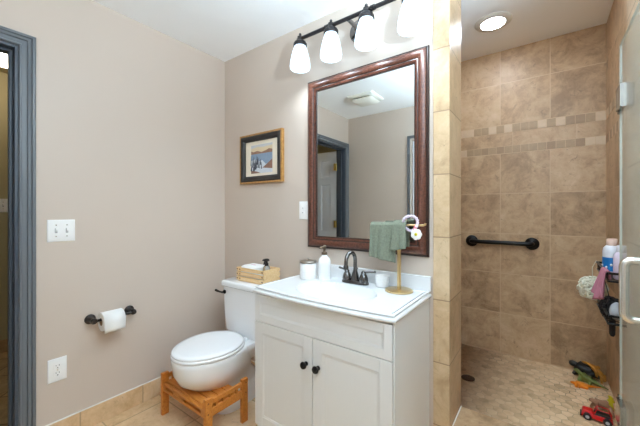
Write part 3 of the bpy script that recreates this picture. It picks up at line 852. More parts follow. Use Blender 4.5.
# ------------------------------------------------------------------ vanity cabinet
VX0, VX1, VF, VZ = 0.862, 1.632, -0.435, 0.803
va = thing('vanity_cabinet', 'white painted bathroom vanity cabinet with two doors under the sink top', 'cabinet', (1.247, -0.22, 0))
b = MB()
b.box(VX0, VX0 + 0.018, VF, -0.002, 0.0, VZ).box(VX1 - 0.018, VX1, VF, -0.002, 0.0, VZ)
b.box(VX0 + 0.018, VX1 - 0.018, VF + 0.02, -0.002, 0.10, 0.118).box(VX0 + 0.018, VX1 - 0.018, -0.012, -0.002, 0.118, VZ)
b.box(VX0 + 0.018, VX1 - 0.018, VF + 0.06, VF + 0.075, 0.0, 0.10)
b.box(VX0 + 0.018, VX1 - 0.018, VF, VF + 0.018, 0.10, 0.128).box(VX0 + 0.018, VX1 - 0.018, VF, VF + 0.018, 0.64, 0.672).box(VX0 + 0.018, VX1 - 0.018, VF, VF + 0.018, 0.785, VZ)
b.box(VX0 + 0.018, VX0 + 0.035, VF, VF + 0.018, 0.128, 0.785).box(VX1 - 0.035, VX1 - 0.018, VF, VF + 0.018, 0.128, 0.785)
b.build('carcass', M['vanity'], va, bevel=0.0015)
def shaker(x0, x1, z0, z1, rail, bead):
    m = MB(); yf = VF - 0.019
    for (a, b_) in ((x0, x0 + rail), (x1 - rail, x1)):
        m.box(a, b_, yf, VF - 0.001, z0, z1)
    for (c, d) in ((z0, z0 + rail), (z1 - rail, z1)):
        m.box(x0 + rail, x1 - rail, yf, VF - 0.001, c, d)
    # moulding step and panel
    X0, X1, Z0, Z1 = x0 + rail, x1 - rail, z0 + rail, z1 - rail
    m.frame(([(0, 0.018), (0.004, 0.0165), (0.010, 0.016), (0.012, 0.0145)] if bead else [(0, 0.018), (0.004, 0.0165), (0.008, 0.0155), (0.010, 0.0145)]), X0, X1, Z0, Z1, lambda a, b_, h: (a, VF - 0.001 - h, b_))
    if bead:
        n_ = max(2, round((X1 - X0) / 0.042)); w = (X1 - X0) / n_
        prof_ = []
        for k in range(n_):
            a = X0 + k * w
            prof_ += [(a + 0.0, 0.0138), (a + 0.0012, 0.0145), (a + w - 0.0012, 0.0145)]
        prof_.append((X1, 0.0138))
        m.loft([[(a, VF - 0.001 - h, z) for a, h in prof_] for z in (Z0, Z1)], False, False, closed=False)
    else:
        m.box(X0, X1, VF - 0.0155, VF - 0.002, Z0, Z1)
    return m
shaker(VX0 + 0.004, VX1 - 0.004, 0.660, 0.797, 0.036, False).build('drawer_front', M['vanity'], va, smooth=25, bevel=0.0015)
for s, (x0, x1) in ((-1, (VX0 + 0.004, 1.2445)), (1, (1.2475, VX1 - 0.004))):
    d = shaker(x0, x1, 0.118, 0.656, 0.052, True).build('door', M['vanity'], va, smooth=25, bevel=0.0015)
    kx = 1.246 + s * 0.034
    MB().lathe([(0.010, 0), (0.010, 0.003), (0.006, 0.006), (0.006, 0.014), (0.014, 0.018), (0.017, 0.023), (0.015, 0.029), (0.008, 0.032), (0.001, 0.033)], (kx, VF - 0.019, 0.532), (0, -1, 0), n=24).build('knob', M['black_metal'], d)

# sink top in one piece with its bowl and backsplash
SXA, SXB, ZT = 0.851, 1.6425, 0.838
tp_ = thing('sink_top', 'glossy white sink top with moulded oval basin on the vanity cabinet', 'sink', (1.247, -0.22, 0.804))
SN = 40
def edge_y(x): s_ = (x - SXA) / (SXB - SXA); return -(0.457 + 0.024 * (1 - (2 * s_ - 1) ** 2))
def outline(ins, z):
    pts = []
    for k in range(SN + 1):
        x = SXA + (SXB - SXA) * k / SN
        xx = SXA + ins + (SXB - SXA - 2 * ins) * k / SN
        pts.append((xx, edge_y(x) + ins, z))
    pts += [(SXB - ins, -0.001, z), (SXA + ins, -0.001, z)]
    return pts
m = MB()
m.loft([outline(i, z) for i, z in ((0.03, 0.8035), (0.008, 0.8035), (0.003, 0.806), (0.0, 0.811), (0.0, 0.817), (0.003, 0.8215), (0.010, 0.8225), (0.013, 0.8245), (0.0125, 0.827), (0.009, 0.829), (0.008, 0.832), (0.010, 0.836), (0.014, 0.838), (0.020, 0.8380))], False, False)
GN, GM = 110, 74
BXc, BYc, BA, BB = 1.246, -0.268, 0.205, 0.145
rows = []
for j in range(GM + 1):
    r_ = []
    for i in range(GN + 1):
        s_ = i / GN; t_ = j / GM
        x0_ = SXA + (SXB - SXA) * s_
        x = SXA + 0.020 + (SXB - SXA - 0.040) * s_
        yb = edge_y(x0_) + 0.020
        y = -0.001 + (yb + 0.001) * t_
        ins = min(x - SXA - 0.02, SXB - 0.02 - x, (y - yb))
        z = ZT - 0.0034 * ease(0.0, 0.004, ins)
        dd = math.sqrt(((x - BXc) / BA) ** 2 + ((y - BYc) / BB) ** 2)
        if dd < 1.06:
            z -= 0.135 * max(0.0, 1 - (dd / 1.06) ** 2.4) ** 0.7
        r_.append((x, y, z))
    rows.append(r_)
m.loft(rows, False, False, closed=False)
m.build('basin_top', M['cultured'], tp_, smooth=28)
m = MB(); m.box(SXA, SXB, -0.020, -0.001, ZT - 0.004, 0.909); m.build('backsplash', M['cultured'], tp_, bevel=0.004, seg=3)
MB().lathe([(0.023, 0), (0.023, 0.003), (0.016, 0.004), (0.001, 0.003)], (BXc, BYc, ZT - 0.1255), n=24).build('drain', M['bronze'], tp_)

# ------------------------------------------------------------------ faucet
fa = thing('faucet', 'dark bronze two-handle faucet with high arched spout behind the basin', 'faucet', (1.253, -0.075, 0.8355))
FZ = 0.8355; FY = -0.078
m = MB(); m.loft([oval(1.253, FY, 0.080, 0.027, 0.027, FZ, p=3), oval(1.253, FY, 0.080, 0.027, 0.027, FZ + 0.010, p=3), oval(1.253, FY, 0.074, 0.022, 0.022, FZ + 0.018, p=3)])
m.build('base_plate', M['bronze'], fa, smooth=50)
m = MB()
m.lathe([(0.024, 0.014), (0.022, 0.03), (0.018, 0.05), (0.013, 0.066), (0.011, 0.075)], (1.253, FY, FZ), n=24)
arc = [(1.253, FY, FZ + 0.06), (1.253, FY, FZ + 0.112)] + [(1.253, FY - 0.048 + 0.048 * math.cos(a), FZ + 0.125 + 0.048 * math.sin(a)) for a in [PI * k / 14 for k in range(15)]] + [(1.253, FY - 0.097, FZ + 0.108)]
m.tube(arc, 0.0105, n=16)
m.lathe([(0.0135, 0.0), (0.014, 0.014), (0.011, 0.022)], (1.253, FY - 0.097, FZ + 0.090), n=16)
m.build('spout', M['bronze'], fa, smooth=50)
for s in (-1, 1):
    m = MB()
    m.lathe([(0.025, 0.014), (0.0255, 0.024), (0.023, 0.038), (0.017, 0.052), (0.013, 0.057), (0.015, 0.062), (0.011, 0.068), (0.007, 0.073)], (1.253 + s * 0.052, FY, FZ), n=24)
    m.tube([(1.253 + s * 0.050, FY, FZ + 0.066), (1.253 + s * 0.075, FY + 0.008, FZ + 0.068), (1.253 + s * 0.115, FY + 0.02, FZ + 0.072)], [0.0055, 0.005, 0.0065], n=10)
    m.build('handle', M['bronze'], fa, smooth=50)
MB().tube([(1.253, FY + 0.02, FZ + 0.012), (1.253, FY + 0.02, FZ + 0.075)], 0.003, n=8).sphere((1.253, FY + 0.02, FZ + 0.078), 0.006, 10, 8).build('drain_lift_rod', M['bronze'], fa)

# ------------------------------------------------------------------ things on the sink top
CZ = 0.8353
cn = thing('canister', 'round white canister with a brushed metal lid beside the soap dispenser', 'canister', (0.968, -0.135, CZ))
m = MB(); nn = 48
def flute(r, z): return [(0.968 + (r + 0.0008 * math.cos(16 * 2 * PI * k / nn)) * math.cos(2 * PI * k / nn), -0.135 + (r + 0.0008 * math.cos(16 * 2 * PI * k / nn)) * math.sin(2 * PI * k / nn), z) for k in range(nn)]
m.loft([flute(0.045, CZ), flute(0.048, CZ + 0.004), flute(0.048, CZ + 0.088), flute(0.046, CZ + 0.092)]); m.build('jar', M['ceramic'], cn, smooth=60)
MB().lathe([(0.049, 0.0925), (0.049, 0.101), (0.046, 0.105), (0.010, 0.107)], (0.968, -0.135, CZ), n=36).lathe([(0.004, 0.106), (0.004, 0.110), (0.008, 0.114), (0.006, 0.119), (0.001, 0.121)], (0.968, -0.135, CZ), n=14).build('lid', M['steel_lid'], cn)
sd = thing('soap_dispenser', 'white round-shouldered soap bottle with a bronze pump', 'soap dispenser', (1.056, -0.092, CZ))
MB().lathe([(0.034, 0), (0.036, 0.003), (0.0365, 0.09), (0.036, 0.105), (0.031, 0.120), (0.021, 0.130), (0.016, 0.134), (0.0155, 0.142)], (1.056, -0.092, CZ), n=36).build('bottle', M['ceramic'], sd, smooth=50)
MB().lathe([(0.017, 0.142), (0.017, 0.156), (0.010, 0.159), (0.0075, 0.162), (0.0075, 0.176), (0.011, 0.178), (0.011, 0.192), (0.008, 0.196)], (1.056, -0.092, CZ), n=20).tube([(1.056, -0.092, CZ + 0.186), (1.052, -0.115, CZ + 0.187), (1.049, -0.130, CZ + 0.183)], 0.005, n=10).build('pump', M['pump'], sd)
cp = thing('candle_cup', 'small ribbed white cup standing between the faucet and the brass stand', 'cup', (1.406, -0.0600, CZ))
m = MB(); nn = 60
def rib(r, z): return [(1.406 + (r + 0.0009 * math.cos(20 * 2 * PI * k / nn)) * math.cos(2 * PI * k / nn), -0.0600 + (r + 0.0009 * math.cos(20 * 2 * PI * k / nn)) * math.sin(2 * PI * k / nn), z) for k in range(nn)]
m.loft([rib(0.028, CZ), rib(0.034, CZ + 0.006), rib(0.0365, CZ + 0.03), rib(0.0375, CZ + 0.058), rib(0.0345, CZ + 0.058), rib(0.0335, CZ + 0.045)]); m.build('cup', M['ceramic'], cp, smooth=60)

# brass towel stand, towel, headband
ts = thing('towel_stand', 'brushed brass T-shaped towel stand with a round base on the sink top', 'towel stand', (1.512, -0.096, CZ))
TY = -0.096; AZ = 1.164
MB().lathe([(0.066, 0.0), (0.068, 0.002), (0.068, 0.007), (0.065, 0.009), (0.001, 0.0095)], (1.512, TY, CZ), n=48).build('base', M['brass'], ts)
MB().tube([(1.512, TY, CZ + 0.008), (1.512, TY, AZ + 0.004)], 0.0095, n=20).build('pole', M['brass'], ts)
MB().tube([(1.376, TY, AZ), (1.632, TY, AZ), (1.640, TY, AZ + 0.003), (1.642, TY, AZ + 0.010)], 0.0055, n=14).build('arm', M['brass'], ts)

def cloth_over_arm(x0, x1, front, back, fold, r=0.013, nx=46, seed=1):
    """A strip of cloth hung over the arm: front(x), back(x) lengths."""
    rg = random.Random(seed); rows_ = []
    for i in range(nx + 1):
        s_ = i / nx; x = x0 + (x1 - x0) * s_
        L1, L2 = front(s_), back(s_)
        row = []
        w = fold * (math.sin(s_ * 11 + seed) * 0.6 + math.sin(s_ * 23 + 1.3 * seed) * 0.4)
        for k in range(26):                      # up the front
            f_ = k / 25
            d_ = 1 - f_
            row.append((x + 0.006 * d_ * math.sin(5 * s_ + seed), TY - r - 0.006 - w * d_ - 0.014 * d_, AZ - L1 * d_))
        for k in range(1, 9):
            a = PI - PI * k / 9
            row.append((x, TY + r * math.cos(a) , AZ + r * math.sin(a) * 1.0))
        for k in range(20):
            d_ = k / 19
            row.append((x - 0.004 * d_, TY + r + 0.004 * d_ + w * 0.5 * d_, AZ - L2 * d_))
        rows_.append(row)
    return rows_
ht = thing('hand_towel', 'sage green terry hand towel draped over the brass stand arm', 'towel', (1.45, TY, AZ))
m = MB()
m.loft(cloth_over_arm(1.362, 1.500, lambda s_: 0.165 + 0.022 * s_, lambda s_: 0.13, 0.009, seed=2), False, False, closed=False)
o = m.build('main_fold', M['towel'], ht, smooth=180)
sm = o.modifiers.new('thick', 'SOLIDIFY'); sm.thickness = 0.008; sm.offset = 1
o.modifiers.new('soft', 'SUBSURF').render_levels = 1
m = MB()
m.loft(cloth_over_arm(1.490, 1.556, lambda s_: 0.125 - 0.012 * s_, lambda s_: 0.11, 0.008, r=0.016, nx=24, seed=5), False, False, closed=False)
o = m.build('short_fold', M['towel'], ht, smooth=180)
sm = o.modifiers.new('thick', 'SOLIDIFY'); sm.thickness = 0.008; sm.offset = 1
o.modifiers.new('soft', 'SUBSURF').render_levels = 1

hb = thing('flower_headband', 'pale lilac lace headband with a white flower hanging on the brass arm end', 'headband', (1.585, TY, AZ))
m = MB()
cx, cz_ = 1.580, 1.160
loop = []
for k in range(49):
    a = 2 * PI * k / 48
    loop.append((cx - 0.006 + 0.034 * math.cos(a), TY - 0.012 + 0.010 * math.sin(2 * a), cz_ + 0.012 + 0.036 * math.sin(a)))
m.tube(loop, [0.0065 + 0.002 * math.sin(k * 2.4) for k in range(49)], n=8, cap=False)
m.build('lace_band', M['lilac'], hb)
m = MB()
for k in range(7):
    a = 2 * PI * k / 7
    m.sphere((1.607 + 0.015 * math.cos(a), TY - 0.026, 1.122 + 0.015 * math.sin(a)), 0.0125, 12, 8, (1, 0.45, 1))
m.build('flower', M['flowerwhite'], hb)
MB().sphere((1.607, TY - 0.032, 1.122), 0.007, 12, 8).build('flower_center', M['yellow'], hb)
m = MB()
m.tube([(1.600, TY - 0.016, 1.166), (1.596, TY - 0.022, 1.145), (1.589, TY - 0.020, 1.118)], [0.004, 0.007, 0.004], n=8).sphere((1.600, TY - 0.020, 1.150), 0.009, 10, 8)
m.build('ribbon', M['rose'], hb)

# ------------------------------------------------------------------ shower fittings
gb = thing('grab_bar', 'black straight grab bar on the tiled shower wall', 'grab bar', (1.82, 1.13, 0.997))
for x in (1.625, 2.018):
    MB().lathe([(0.044, 0.0), (0.044, 0.006), (0.038, 0.012), (0.024, 0.016), (0.0165, 0.022)], (x, 1.128, 0.997), (0, -1, 0), n=32).build('flange', M['black_metal'], gb)
arcs = [(1.625, 1.108, 0.997), (1.625, 1.092, 0.997), (1.628, 1.083, 0.997), (1.636, 1.078, 0.997), (1.66, 1.076, 0.997), (1.98, 1.076, 0.997), (2.007, 1.078, 0.997), (2.015, 1.083, 0.997), (2.018, 1.092, 0.997), (2.018, 1.108, 0.997)]
MB().tube(arcs, 0.0155, n=16).build('bar', M['black_metal'], gb, smooth=60)

dl = thing('recessed_downlight', 'round recessed downlight glowing in the shower ceiling', 'downlight', (1.825, 0.686, CH))
MB().lathe([(0.066, 0.004), (0.070, -0.012), (0.096, -0.009), (0.106, -0.002), (0.106, 0.001)], (1.825, 0.686, CH), n=48, cap0=False, cap1=False).build('trim_ring', M['whitetrim'], dl)
MB().lathe([(0.068, -0.006), (0.058, -0.014), (0.038, -0.019), (0.001, -0.021)], (1.825, 0.686, CH), n=40).build('lens', M['downlens'], dl)

dr = thing('shower_drain', 'round dark bronze drain in the mosaic shower floor', 'drain', (1.695, 0.60, 0.158))
MB().lathe([(0.040, 0.0005), (0.040, 0.003), (0.036, 0.004), (0.001, 0.004)], (1.695, 0.60, 0.158), n=32).build('strainer', M['darkdrain'], dr)
m = MB()
for k in range(8):
    a = 2 * PI * k / 8
    m.lathe([(0.005, 0.0041), (0.005, 0.0046)], (1.695 + 0.022 * math.cos(a), 0.60 + 0.022 * math.sin(a), 0.158), n=10)
m.build('holes', M['slot'], dr)

# hinged glass door, swung out into the room
GX = 2.338
sdr = thing('shower_door', 'frameless glass shower door swung open beside the tiled jamb', 'shower door', (GX, -0.15, 0.20))
m = MB()
m.mat(M['glass']).quad((GX, 0.160, 0.20), (GX, -0.47, 0.20), (GX, -0.47, 1.90), (GX, 0.160, 1.90))
m.mat(M['glass']).quad((GX + 0.008, 0.160, 0.20), (GX + 0.008, -0.47, 0.20), (GX + 0.008, -0.47, 1.90), (GX + 0.008, 0.160, 1.90))
m.mat(M['glassedge'])
for p in (((0.160, 0.20), (0.160, 1.90)), ((0.160, 1.90), (-0.47, 1.90)), ((-0.47, 1.90), (-0.47, 0.20)), ((-0.47, 0.20), (0.160, 0.20))):
    (ya, za), (yb, zb) = p
    m.quad((GX, ya, za), (GX, yb, zb), (GX + 0.008, yb, zb), (GX + 0.008, ya, za))
m.build('glass_panel', None, sdr, smooth=20)
HY = -0.274
for s, x_in in ((-1, GX - 0.0005), (1, GX + 0.0085)):
    pts = []
    zt, zb = 1.097, 0.897; xo = x_in + s * 0.050
    pts += [(x_in, HY, zt - 0.012), (x_in + s * 0.030, HY, zt - 0.012)]
    for k in range(9):
        a = PI / 2 * k / 8
        pts.append((xo - s * 0.020 + s * 0.020 * math.sin(a), HY, zt - 0.032 + 0.020 * math.cos(a)))
    for k in range(9):
        a = PI / 2 * k / 8
        pts.append((xo - s * 0.020 + s * 0.020 * math.cos(a), HY, zb + 0.032 - 0.020 * math.sin(a)))
    pts += [(x_in + s * 0.030, HY, zb + 0.012), (x_in, HY, zb + 0.012)]
    MB().tube(pts, 0.012, n=16).build('pull_handle', M['nickel'], sdr, smooth=60)
for z in (1.68, 0.43):
    MB().box(GX - 0.010, GX + 0.018, 0.085, 0.172, z - 0.045, z + 0.045).box(GX + 0.018, 2.3715, 0.095, 0.16, z - 0.045, z + 0.045).lathe([(0.009, -0.055), (0.009, 0.055)], (GX + 0.004, 0.172, z), n=14).build('hinge', M['chrome'], sdr, bevel=0.002)

# wall caddy and what it holds
CA = thing('shower_caddy', 'black wire caddy fixed on the tiled shower side wall', 'shower caddy', (2.37, 0.46, 0.80))
X0c, X1c, Y0c, Y1c = 2.318, 2.408, 0.27, 0.63
for z, nm in ((0.925, 'upper_basket'), (0.74, 'lower_basket')):
    m = MB()
    for zz in (z, z + 0.035):
        m.tube([(X0c, Y0c, zz), (X1c, Y0c, zz), (X1c, Y1c, zz), (X0c, Y1c, zz), (X0c, Y0c, zz)], 0.0055 if zz > z else 0.004, n=8)
    for k in range(10):
        y = Y0c + 0.02 + k * (Y1c - Y0c - 0.04) / 9
        m.tube([(X0c, y, z + 0.035), (X0c, y, z), (X1c, y, z), (X1c, y, z + 0.035)], 0.0025, n=6)
    m.build(nm, M['black_metal'], CA)
for y in (0.36, 0.54):
    MB().tube([(X1c - 0.001, y, 0.70), (X1c - 0.001, y, 1.02)], 0.004, n=8).build('upright', M['black_metal'], CA)

def bottle(name, label, cx, cy, z, rx, ry, h, body, cap, band=None):
    t = thing(name, label, 'bottle', (cx, cy, z))
    R = lambda kx, zz: [(cx + rx * kx * math.cos(2 * PI * k / 28), cy + ry * kx * math.sin(2 * PI * k / 28), z + zz) for k in range(28)]
    MB().loft([R(.85, 0), R(1, .006), R(1, h * .62), R(.92, h * .72), R(.6, h * .80)]).build('body', body, t, smooth=50)
    if band:
        MB().loft([R(1.015, h * .05), R(1.02, h * .06), R(1.02, h * .44), R(1.015, h * .45)], False, False).build('label_band', band, t)
        m_ = MB()
        for a, zz in ((3.4, .2), (4.0, .16), (4.5, .24)):
            m_.sphere((cx + rx * 1.02 * math.cos(a), cy + ry * 1.02 * math.sin(a), z + h * zz), 0.005, 10, 8, (1, 1, 1.3))
        m_.build('print', M['bottlewhite'], t)
    MB().loft([R(.55, h * .80), R(.6, h * .81), R(.58, h * .98), R(.5, h)]).build('cap', cap, t, smooth=50)
    return t
bottle('shampoo_bottle', 'white bottle with a blue lower label and peach cap in the shower caddy', 2.362, 0.525, 0.930, 0.036, 0.040, 0.165, M['bottlewhite'], M['capcream'], M['bluelabel'])
bottle('lotion_bottle', 'pale lilac-white bottle beside the blue-labelled bottle in the caddy', 2.368, 0.325, 0.930, 0.028, 0.036, 0.150, M['lilac'], M['bottlewhite'])

def pouf(name, label, cat, c, r, mat, cord=None, seed=1, petals=70, sq=1.0):
    t = thing(name, label, cat, c)
    rg = random.Random(seed); m_ = MB()
    m_.sphere(c, r * 0.62, 16, 10, (sq, 1, 1))
    for k in range(petals):
        zc = 1 - 2 * (k + 0.5) / petals; a = k * 2.39996
        d = Vector((math.sqrt(1 - zc * zc) * math.cos(a), math.sqrt(1 - zc * zc) * math.sin(a), zc))
        u = d.orthogonal().normalized(); w = d.cross(u)
        ang = rg.uniform(0, 2 * PI); u2 = u * math.cos(ang) + w * math.sin(ang); w2 = d.cross(u2)
        base = Vector(c)
        R_ = r * rg.uniform(0.88, 1.06)
        pts = []
        for q in range(7):
            s_ = (q - 3) / 3
            pts.append((base + d * R_ * (0.62 + 0.36 * math.cos(s_ * 1.3)) + u2 * r * 0.34 * s_ + w2 * r * 0.09 * math.sin(s_ * 5 + k)))
        m_.tube([Vector((base.x + (p.x - base.x) * sq, p.y, p.z)) for p in pts], [r * 0.05, r * 0.09, r * 0.1, r * 0.1, r * 0.1, r * 0.09, r * 0.05], n=6)
    m_.build('mesh_ball', mat, t, smooth=60)
    if cord:
        MB().tube(cord, 0.002, n=6).build('cord', mat, t)
    return t
pouf('bath_pouf', 'cream white mesh bath pouf hanging from the shower caddy', 'bath pouf', (2.302, 0.675, 0.812), 0.062, M['loofah'], [(2.302, 0.67, 0.87), (2.300, 0.645, 0.93), (2.314, 0.632, 0.968)], 3, 110)
pouf('dark_bath_pouf', 'black mesh bath pouf hanging low on the shower caddy', 'bath pouf', (2.345, 0.42, 0.775), 0.052, M['blackmesh'], [(2.34, 0.42, 0.82), (2.328, 0.42, 0.88), (2.312, 0.42, 0.955)], 5, 80, 0.8)
wc = thing('washcloth', 'mauve pink washcloth hung over the caddy rail', 'washcloth', (2.312, 0.34, 0.96))
m = MB(); rows_ = []
for i in range(21):
    s_ = i / 20; y = 0.285 + 0.105 * s_
    w = 0.016 * math.sin(s_ * 13)
    rows_.append([(2.309 - 0.004 + w * d_ - 0.020 * d_, y, 0.963 - (0.115 + 0.02 * math.sin(s_ * 4)) * d_) for d_ in [1 - k / 11 for k in range(12)]] + [(2.313, y, 0.969), (2.321, y, 0.970), (2.3265, y, 0.965)] + [(2.327 + 0.003 * k / 5, y, 0.962 - 0.03 * k / 5) for k in range(1, 6)])
m.loft(rows_, False, False, closed=False)
o = m.build('cloth', M['pinkcloth'], wc, smooth=180)
o.modifiers.new('thick', 'SOLIDIFY').thickness = 0.007
sc = thing('scrub_sponge', 'pale grey round scrub sponge in the lower part of the caddy', 'sponge', (2.345, 0.335, 0.79))
MB().lathe([(0.001, -0.016), (0.03, -0.015), (0.038, -0.006), (0.038, 0.006), (0.03, 0.015), (0.001, 0.016)], (2.352, 0.315, 0.79), (1, -0.6, 0), n=28).build('sponge', M['greyscrub'], sc)
dk_ = thing('black_razor_case', 'long black holder hanging under the shower caddy', 'holder', (2.345, 0.30, 0.69))
MB().loft([[(2.345 + 0.012 * math.cos(a) * k, 0.385 + 0.016 * math.sin(a) * k, z) for a in [2 * PI * q / 14 for q in range(14)]] for z, k in ((0.655, .5), (0.665, .9), (0.72, 1.0), (0.745, .8))]).build('holder', M['blackmesh'], dk_)

# ------------------------------------------------------------------ toys on the shower floor
SF = 0.158
def creature(name, label, cat, joints, edges, mats_, root=0, parts=None):
    t = thing(name, label, cat, joints[root][0])
    t.location.z = SF; t['_o'] = (joints[root][0][0], joints[root][0][1], SF)
    org = Vector(t['_o'])
    me = bpy.data.meshes.new('body')
    me.from_pydata([tuple(Vector(p) - org) for p, r in joints], edges, [])
    o = bpy.data.objects.new('body', me); COL.objects.link(o); o.parent = t; o['_o'] = tuple(org)
    me.materials.append(mats_)
    sk = o.modifiers.new('skin', 'SKIN')
    if not me.skin_vertices: me.skin_vertices.new()
    for i, (p, r) in enumerate(joints):
        me.skin_vertices[0].data[i].radius = (r, r)
        me.skin_vertices[0].data[i].use_root = (i == root)
    sk.use_smooth_shade = True
    ss = o.modifiers.new('round', 'SUBSURF'); ss.levels = 2; ss.render_levels = 2
    return t
def quad_toy(name, label, cat, mat, c, head_dir, L=0.11, h=0.035, neck=0.5, neck_up=0.4, tail=0.9, fat=0.016, leg=0.006, bend=0.0, zb=None):
    """four-legged toy lizard or dinosaur: body centre c, heading angle"""
    d = Vector((math.cos(head_dir), math.sin(head_dir), 0)); s_ = Vector((-d.y, d.x, 0)); c = Vector((c[0], c[1], SF + (h if zb is None else zb)))
    up = Vector((0, 0, 1))
    J = [(c, fat), (c + d * L * .28, fat * .85), (c - d * L * .28, fat * .8)]
    E_ = [(0, 1), (0, 2)]
    J.append((c + d * L * (.28 + neck * .5) + up * L * neck_up * .5, fat * .5)); E_.append((1, 3))
    J.append((c + d * L * (.34 + neck) + up * L * neck_up * .8, fat * .62)); E_.append((3, 4))
    J.append((c + d * L * (.52 + neck) + up * L * neck_up * .72, fat * .32)); E_.append((4, 5))
    J.append((c - d * L * (.28 + tail * .45) - up * h * .35 + s_ * bend * .4, fat * .45)); E_.append((2, 6))
    J.append((c - d * L * (.28 + tail) - up * (h * .6) + s_ * bend, fat * .14)); E_.append((6, 7))
    for base, f_ in ((1, 1), (2, -1)):
        for sd_ in (1, -1):
            p = J[base][0]
            k = len(J)
            J.append((p + s_ * sd_ * fat * 1.2 + d * f_ * .004 - up * (c.z - SF) * .35, leg * 1.3)); E_.append((base, k))
            q = p + s_ * sd_ * fat * 1.7 + d * f_ * .012
            J.append((Vector((q.x, q.y, SF + leg * 1.05)), leg)); E_.append((k, k + 1))
    return creature(name, label, cat, J, E_, mat)
# standing ochre dinosaur propped in the corner, tail in the air
J = [((2.345, 1.055, 0.234), 0.015), ((2.368, 1.042, 0.214), 0.016), ((2.384, 1.030, 0.196), 0.012), ((2.393, 1.012, 0.178), 0.009),
     ((2.318, 1.072, 0.248), 0.009), ((2.288, 1.088, 0.246), 0.006),
     ((2.374, 1.018, 0.204), 0.007), ((2.376, 1.004, SF + .007), 0.006), ((2.350, 1.030, 0.220), 0.007), ((2.356, 1.022, 0.190), 0.006), ((2.396, 1.046, 0.205), .006), ((2.400, 1.056, SF + .007), .006), ((2.376, 1.066, 0.242), .005)]
creature('toy_dinosaur', 'ochre toy dinosaur tipped head down in the shower corner', 'toy', J, [(0, 1), (1, 2), (2, 3), (0, 4), (4, 5), (1, 6), (6, 7), (0, 8), (8, 9), (2, 10), (10, 11), (0, 12)], M['ochre'], root=1)
quad_toy('toy_reptile', 'black toy reptile lying behind the green and orange toys', 'toy', M['blackrubber'], (2.305, 1.080), math.radians(158), L=0.115, h=0.040, neck=.26, neck_up=.2, tail=.6, fat=0.036, leg=0.010)
quad_toy('toy_dinosaur', 'olive green toy dinosaur in front of the black reptile', 'toy', M['green'], (2.305, 0.985), math.radians(152), L=0.075, h=0.026, neck=.42, neck_up=.5, tail=1.15, fat=0.022, leg=0.008)
quad_toy('toy_gecko', 'bright orange toy gecko sprawled on the shower mosaic', 'toy', M['orange'], (2.268, 0.90), math.radians(192), L=0.066, h=0.014, neck=.26, neck_up=.12, tail=1.35, fat=0.015, leg=0.008, bend=-0.03)
quad_toy('toy_animal', 'tan brown toy animal standing behind the red toy car', 'toy', M['tan'], (2.338, 0.640), math.radians(200), L=0.08, h=0.052, neck=.22, neck_up=.25, tail=.35, fat=0.021, leg=0.007)
J = [((2.378, 0.688, SF + .036), .012), ((2.378, 0.688, SF + .060), .009), ((2.378, .686, SF + .078), .010), ((2.372, 0.680, SF + .006), .006), ((2.388, 0.696, SF + .006), .006), ((2.362, .682, SF + .062), .005), ((2.394, .69, SF + .054), .005), ((2.366, .68, SF + .088), .003)]
creature('toy_figure', 'small yellow toy figure by the shower wall behind the red car', 'toy', J, [(0, 1), (1, 2), (0, 3), (0, 4), (1, 5), (1, 6), (2, 7)], M['yellow'])

# red toy off-road car
car = thing('toy_car', 'red toy off-road car with black wheels on the shower floor', 'toy car', (2.310, 0.560, SF))
ang = math.radians(-4)
ca, sa = math.cos(ang), math.sin(ang)
def C(x, y, z): return (2.310 + x * ca - y * sa, 0.560 + x * sa + y * ca, SF + z)
def cbox(m, x0, x1, y0, y1, z0, z1, tx=0.0, ty=0.0):
    p = [C(x0, y0, z0), C(x1, y0, z0), C(x1, y1, z0), C(x0, y1, z0)]
    q = [C(x0 + tx, y0 + ty, z1), C(x1 - tx, y0 + ty, z1), C(x1 - tx, y1 - ty, z1), C(x0 + tx, y1 - ty, z1)]
    m.loft([p, q])
m = MB(); cbox(m, -0.062, 0.060, -0.026, 0.026, 0.012, 0.034, 0.003, 0.002); cbox(m, -0.060, -0.012, -0.024, 0.024, 0.034, 0.044, 0.006, 0.003)
for sy in (-1, 1):
    for x in (-0.038, 0.038): cbox(m, x - 0.020, x + 0.020, sy * 0.026 - 0.006, sy * 0.026 + 0.006, 0.024, 0.031, 0.004)
m.build('body', M['red'], car, bevel=0.003)
m = MB(); cbox(m, -0.012, 0.052, -0.022, 0.022, 0.034, 0.043)
m.build('seats', M['blackplastic'], car, bevel=0.002)
m = MB()
for y in (-0.021, 0.021):
    m.tube([C(-0.010, y, 0.042), C(0.000, y, 0.064), C(0.046, y, 0.062), C(0.056, y, 0.034)], 0.0022, n=8)
for x, z in ((0.0, 0.064), (0.046, 0.062)): m.tube([C(x, -0.021, z), C(x, 0.021, z)], 0.0022, n=8)
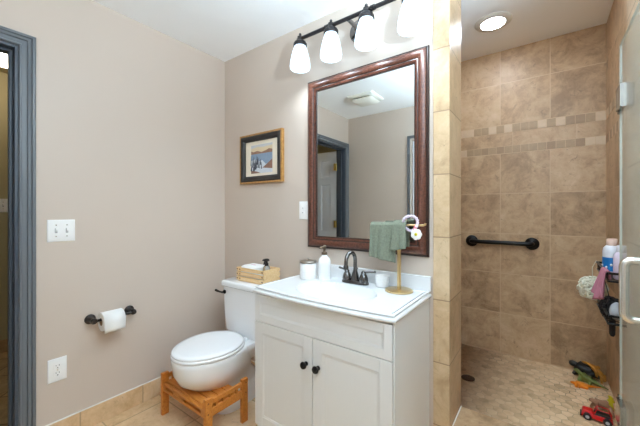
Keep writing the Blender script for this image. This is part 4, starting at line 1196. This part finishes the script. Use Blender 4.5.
m.build('roll_cage', M['red'], car)
m = MB(); m.quad(C(-0.0095, -0.019, 0.044), C(-0.0095, 0.019, 0.044), C(-0.0015, 0.019, 0.062), C(-0.0015, -0.019, 0.062))
wo = m.build('windscreen', M['clear'], car); wo.modifiers.new('t', 'SOLIDIFY').thickness = 0.001
m = MB(); cbox(m, -0.067, -0.060, -0.026, 0.026, 0.010, 0.018)
m.build('bumper', M['blackplastic'], car, bevel=0.001)
ax = (-sa, ca, 0)
for x in (-0.038, 0.038):
    for sy in (-1, 1):
        w = MB().lathe([(0.006, -0.008), (0.015, -0.008), (0.0175, -0.005), (0.0175, 0.005), (0.015, 0.008), (0.006, 0.008)], C(x, sy * 0.027, 0.0175), ax, n=24).build('wheel', M['blackplastic'], car)
        MB().lathe([(0.008, -0.0085), (0.008, 0.0085)], C(x, sy * 0.027, 0.0175), ax, n=14).build('hub', M['greyscrub'], w)

# ------------------------------------------------------------------ ceiling extractor fan, seen in the mirror
fn = thing('exhaust_fan', 'square white exhaust fan grille on the ceiling reflected in the mirror', 'fan', (0.545, -1.395, CH))
FX, FYc = 0.545, -1.395
m = MB(); m.loft([rrect(FX, FYc, 0.15, 0.145, CH - 0.0005, 0.02), rrect(FX, FYc, 0.15, 0.145, CH - 0.010, 0.02), rrect(FX, FYc, 0.135, 0.13, CH - 0.020, 0.02)])
m.build('housing', M['fan'], fn, smooth=40)
m = MB(); m.loft([rrect(FX, FYc, 0.095, 0.09, CH - 0.020, 0.02), rrect(FX, FYc, 0.098, 0.093, CH - 0.034, 0.02)]); m.build('vent_gap', M['slot'], fn)
m = MB(); m.loft([rrect(FX, FYc, 0.118, 0.113, CH - 0.034, 0.025), rrect(FX, FYc, 0.122, 0.117, CH - 0.040, 0.025), rrect(FX, FYc, 0.105, 0.10, CH - 0.052, 0.03), rrect(FX, FYc, 0.06, 0.055, CH - 0.060, 0.03)])
m.build('cover', M['fan'], fn, smooth=50)

for o in list(bpy.data.objects):
    if '_o' in o: del o['_o']
